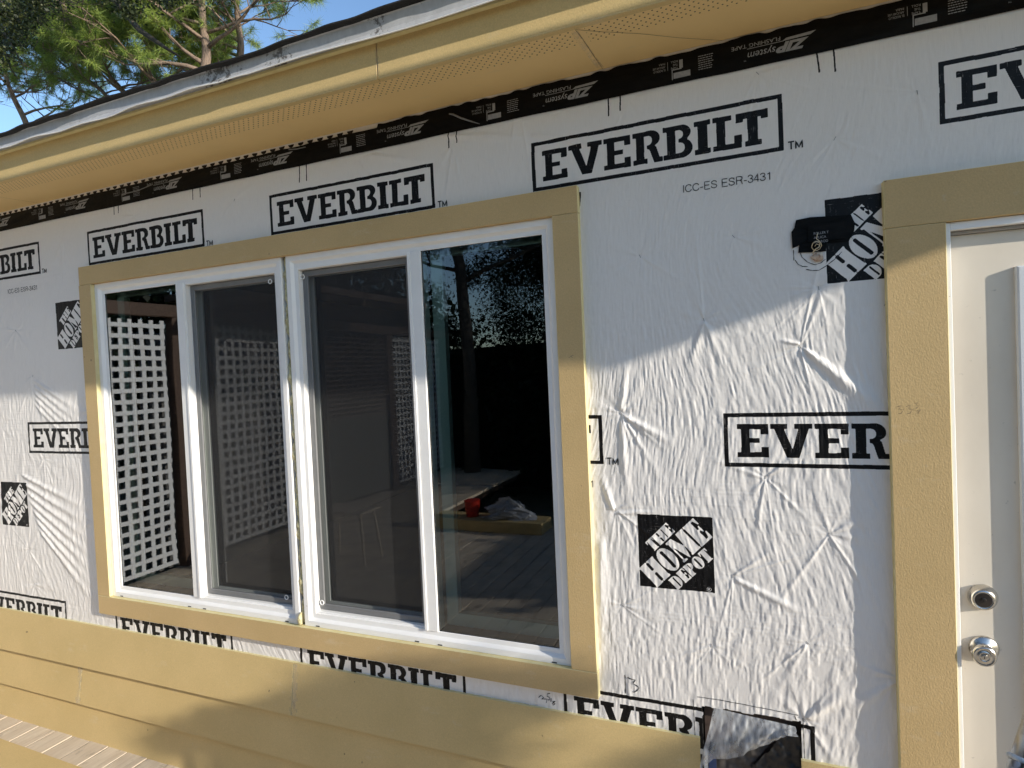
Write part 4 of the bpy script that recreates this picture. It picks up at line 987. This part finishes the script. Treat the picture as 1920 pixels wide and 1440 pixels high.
def branchy(mb,p,dv,L,r,lvl,ends,rs,droop=0.0,seg=5,minr=.01,nb=(1,1,2)):
    pts=[Vector(p)]; dirs=Vector(dv).normalized(); rad=[r]; kids=[]
    for i in range(seg):
        dirs=(dirs+Vector((rs.uniform(-1,1),rs.uniform(-1,1),rs.uniform(-.6,.9)-droop))*.24).normalized()
        pts.append(pts[-1]+dirs*L/seg); rad.append(r*(1-.72*(i+1)/seg))
        if lvl>0 and i>=1: kids.append((pts[-1].copy(),dirs.copy(),rad[-1]))
    mb.tube(pts,rad,7 if r>.05 else 5,cap=True)
    if lvl==0: ends.append((tuple(pts[-1]),tuple(dirs))); return
    for (q,dd,rr_) in kids+[(pts[-1],dirs,rad[-1])]:
        for _ in range(rs.choice(nb)):
            a=Vector((rs.uniform(-1,1),rs.uniform(-1,1),rs.uniform(-.25,.8))).normalized()
            branchy(mb,q,(dd*.6+a*.9).normalized(),L*rs.uniform(.42,.62),max(rr_*.7,minr),lvl-1,ends,rs,droop,seg-1 if seg>3 else 3,minr,nb)
def pine(label,base,trunk,seed,levels=2,limbs=9,Llimb=2.6,r0=.16,top=.45,nt_=46,NL=.26,group='pine trees behind the roof'):
    rs=random.Random(seed); t=thing('pine_tree',label,'tree',group)
    mb=MB(); pts=[Vector(base)]+[Vector(q) for q in trunk]; n=len(pts); sm=[]
    for i in range(n-1):
        for k in range(6):
            f=k/6; a,b=pts[i],pts[i+1]; sm.append(a+(b-a)*f+Vector((math.sin((i+f)*3+seed)*.06,math.cos((i+f)*2.3+seed)*.06,0)))
    sm.append(pts[-1]); rad=[r0*(1-.75*i/(len(sm)-1)) for i in range(len(sm))]; mb.tube(sm,rad,10)
    ends=[]; bm_=MB()
    for i in range(limbs):
        k=int(len(sm)*(top+(1-top)*i/limbs)); k=min(k,len(sm)-1)
        an=rs.uniform(0,6.28); dv=Vector((math.cos(an),math.sin(an)*.8,rs.uniform(.1,.75)))
        branchy(bm_,sm[k],dv,Llimb*rs.uniform(.6,1.1)*(1-.35*i/limbs),rad[k]*.55,levels,ends,rs,.12)
    mb.build('trunk','bark',t,smooth=True); bm_.build('branch','bark',t,smooth=True)
    V,F=tufts(ends,int(nt_*2.3),NL*.95,.0085); link('crown',npmesh('crown',V,F,'needles',False),t)
    return t
# positions in metres beyond the roof (y > 6)
def fwd(dx,dz,yd): return (dx*yd,yd-1.8,1.44+dz*yd)
def P_(*a): return [fwd(*q) for q in a]
pine('tall pine with a thick pale trunk rising behind the middle of the group',fwd(-1.16,-.25,10),P_((-1.135,.70,10),(-1.125,.80,10),(-1.10,.92,10),(-1.06,1.08,10)),3,2,15,2.3,.135,.26,46,.27)
pine('slender pine leaning left with a forked top, second from the left',fwd(-1.30,-.25,10.5),P_((-1.36,.70,10.5),(-1.46,.78,10.5),(-1.56,.87,10.5),(-1.60,1.02,10.5)),14,2,13,2.0,.085,.26,46,.27)
pine('bent pine with twisted limbs just left of the thick pale trunk',fwd(-1.20,-.25,10.2),P_((-1.265,.70,10.2),(-1.31,.77,10.2),(-1.31,.86,10.2),(-1.24,1.0,10.2)),25,2,15,2.1,.10,.26,46,.27)
pine('pine at the far left edge with needle clusters drooping low over the roof',fwd(-1.75,-.25,10),P_((-1.80,.72,10),(-1.83,.82,10),(-1.88,.92,10),(-1.9,1.0,10)),36,2,12,2.0,.09,.26,46,.27)
pine('full green pine at the right end of the group against open sky',fwd(-1.05,-.25,11),P_((-1.03,.70,11),(-1.02,.78,11),(-1.00,.88,11),(-1.00,1.0,11)),47,2,18,1.7,.11,.28,56,.28)
pine('thin leaning pine between the left edge and the forked pine',fwd(-1.45,-.25,11),P_((-1.42,.70,11),(-1.50,.76,11),(-1.58,.82,11),(-1.68,.90,11)),58,2,10,1.6,.07,.27,40,.25)

def leafcloud(name,centers,n,size,mat,parent,sig):
    C=np.array(centers); idx=rng.integers(0,len(C),n); P=C[idx,:3]+rng.normal(size=(n,3))*C[idx,3:4]*sig
    D=rng.normal(size=(n,3)); D/=np.linalg.norm(D,axis=1)[:,None]; D[:,2]-=.3
    S=np.cross(D,rng.normal(size=(n,3))); S/=np.linalg.norm(S,axis=1)[:,None]; D/=np.linalg.norm(D,axis=1)[:,None]
    L=size*rng.uniform(.6,1.2,n)[:,None]; W=L*.34
    V=np.stack([P,P+D*L*.5+S*W,P+D*L,P+D*L*.5-S*W],1).reshape(-1,3); F=np.arange(len(V)).reshape(-1,4)
    return link(name,npmesh(name,V,F,mat,False),parent)
oak=thing('oak_tree','dark leafy oak whose limbs hang over the roof at the top left','tree')
mb=MB(); mb.tube([(-16.5,5.2,-.9),(-16.0,5.0,3.5),(-14.9,4.8,7.5),(-13.4,4.8,10.0)],[.32,.28,.24,.18],10); mb.build('trunk','darkbark',oak,smooth=True)
mb=MB(); ends=[]; rs=random.Random(9)
# limb crossing down to the right in the upper left of the view
mb.tube([fwd(-1.62,1.35,6.8),fwd(-1.43,.975,6.8),fwd(-1.33,.86,6.9),fwd(-1.25,.80,7.0),fwd(-1.20,.765,7.1)],[.10,.055,.045,.03,.012],8)
mb.tube([(-13.4,4.8,10.0),fwd(-1.75,1.45,6.8),fwd(-1.62,1.35,6.8)],[.18,.12,.10],8)
for a,b in (((-1.95,1.12),(-1.84,.98)),((-1.75,1.1),(-1.66,.98)),((-1.35,1.08),(-1.22,.93)),((-1.2,1.05),(-1.05,.90)),((-1.95,1.0),(-1.90,.88))):
    for j in range(3): branchy(mb,fwd(a[0]+.04*j,a[1],6.8),Vector(fwd(*b,6.8))-Vector(fwd(*a,6.8)),1.1,.022,2,ends,rs,.2,4,.004)
mb.build('branch','darkbark',oak,smooth=True)
cs=[]
def blob(dx,dz,yd,r): p=fwd(dx,dz,yd); cs.append((p[0],p[1],p[2],r))
for _ in range(210):
    dx=rs.uniform(-2.05,-.84); edge=1.0-.0*(dx)
    lim=np.interp(dx,[-2.05,-1.88,-1.75,-1.62,-1.52,-1.45,-1.35,-1.2,-1.05,-.92,-.84],[.86,.92,.99,1.06,1.06,.96,.90,.92,.90,.94,1.05])
    z=lim+abs(rs.gauss(0,.11)); blob(dx,z,rs.uniform(6.0,7.6),rs.uniform(.08,.30))
leafcloud('crown',cs,30000,.062,'oakleaf',oak,.6)

shade_hedge=thing('hedge','dense dark hedge added out of view at the right to shade the deck','hedge')  # added unseen hedge that blocks the sun from the far deck
leafcloud('foliage',[(6.6+random.uniform(-.3,.3),y,z,.4) for y in np.arange(-9.5,-4.2,.5) for z in np.arange(-.7,2.4,.45)],9000,.16,'hedge',shade_hedge,.6)
mb=MB(); mb.box(6.5,6.8,-9.8,-4.2,-.9,2.5); mb.build('hedge_core','dark',shade_hedge)
for i,(bx,by,l) in enumerate(((-9.5,-1.5,'dark round evergreen tree beyond the lattice, nearest the house'),(-9.8,-5.0,'dark round evergreen tree beyond the middle of the lattice'),(-8.6,-8.8,'dark evergreen tree beyond the far corner of the deck'))):
    et=thing('evergreen_tree',l,'tree','dark evergreens beyond the lattice')
    mb=MB(); mb.tube([(bx,by,-.9),(bx+.1,by,1.5),(bx,by,4.0)],[.2,.16,.08],8); mb.build('trunk','darkbark',et,smooth=True)
    rs2=random.Random(70+i); cc=[]
    for _ in range(90):
        z=rs2.uniform(1.0,8.0); w=2.3*math.sin(min(1,(8.4-z)/6)*1.57); a=rs2.uniform(0,6.28); q=w*math.sqrt(rs2.random()); cc.append((bx+q*math.cos(a),by+q*math.sin(a),z,.55))
    leafcloud('crown',cc,14000,.20,'hedge',et,.6)
dapple_shrub=thing('shade_shrub','thin shrub added out of view, leaf clusters placed to dapple the siding with shade','shrub')  # added unseen shrub, its clusters set along the sun to shade the siding
rs3=random.Random(8); cc=[]
for (wx,wz,q) in ((-1.42,.25,.05),(-1.25,.27,.045),(-1.62,.15,.055),(-1.85,.06,.055),(-2.12,-.04,.055),(-2.42,-.13,.05),(-1.36,.12,.06),(-1.6,.0,.065),(-1.9,-.1,.06),(-1.15,.16,.05),(-1.25,-.02,.06),(-1.5,-.14,.07),(-.93,.33,.03),(-.30,.19,.035),(-.10,.10,.045),(-.02,-.04,.05),(-.30,.02,.04),(-.55,-.12,.05),(-.75,-.2,.05),(-.7,.35,.022)):
    t=2.1+rs3.uniform(-.1,.1); cc.append((wx+4*t,-t,wz+1.25*t,q))
leafcloud('foliage',cc,6400,.045,'oakleaf',dapple_shrub,.85)
mb=MB(); mb.tube([(7.0,-2.1,-.9),(7.02,-2.12,1.2),(6.9,-2.1,2.7)],[.03,.022,.008],6); mb.build('stem','darkbark',dapple_shrub,smooth=True)
# trees and hedge on the far side of the deck, behind the viewpoint
bt=thing('yard_tree','leaning dark tree trunk in the yard across the deck','tree')
mb=MB(); mb.tube([(-4.3,-6.9,-.9),(-4.25,-6.9,1.5),(-4.35,-6.9,3.2),(-4.7,-6.9,4.6),(-5.4,-6.9,6.5)],[.16,.12,.10,.09,.07],8)
ends=[]; branchy(mb,(-4.35,-6.9,2.9),(.8,-.2,.35),2.4,.05,3,ends,random.Random(3)); branchy(mb,(-4.4,-6.9,3.4),(.6,-.1,.5),2.2,.04,3,ends,random.Random(6)); branchy(mb,(-4.35,-6.9,3.1),(-.8,.1,.3),1.6,.04,3,ends,random.Random(4)); mb.build('trunk','darkbark',bt,smooth=True)
cs2=[(p[0],p[1],p[2],.22) for p,_ in ends][::3]+[(random.uniform(-3.9,.5),-8+random.uniform(-1.2,.5),random.uniform(2.2,4.9),.42) for _ in range(130)]+[(random.uniform(-7,-3.9),-8.3,random.uniform(2.6,5.0),.20) for _ in range(22)]+[(random.uniform(-4.2,-1),-8+random.uniform(-1,.4),random.uniform(3.1,4.6),.36) for _ in range(70)]+[(random.uniform(-7,.5),-8.0,random.uniform(1.9,2.6),.28) for _ in range(60)]
leafcloud('crown',cs2,150000,.048,'hedge',bt,.6)
hd=thing('hedge','tall dark hedge closing the yard behind the deck','hedge')
cs3=[(x,-7.9+random.uniform(-.5,.5),z*(.74+.14*math.sin(x*1.3)*math.sin(x*.57+1))+random.uniform(-.2,.2),.45) for x in np.arange(-16,6,.5) for z in np.arange(-.6,3.0,.55)]
leafcloud('foliage',cs3,30000,.12,'hedge',hd,.6)
mb=MB(); mb.box(-16,6,-8.5,-8.3,-.9,1.9); mb.build('hedge_core','dark',hd)
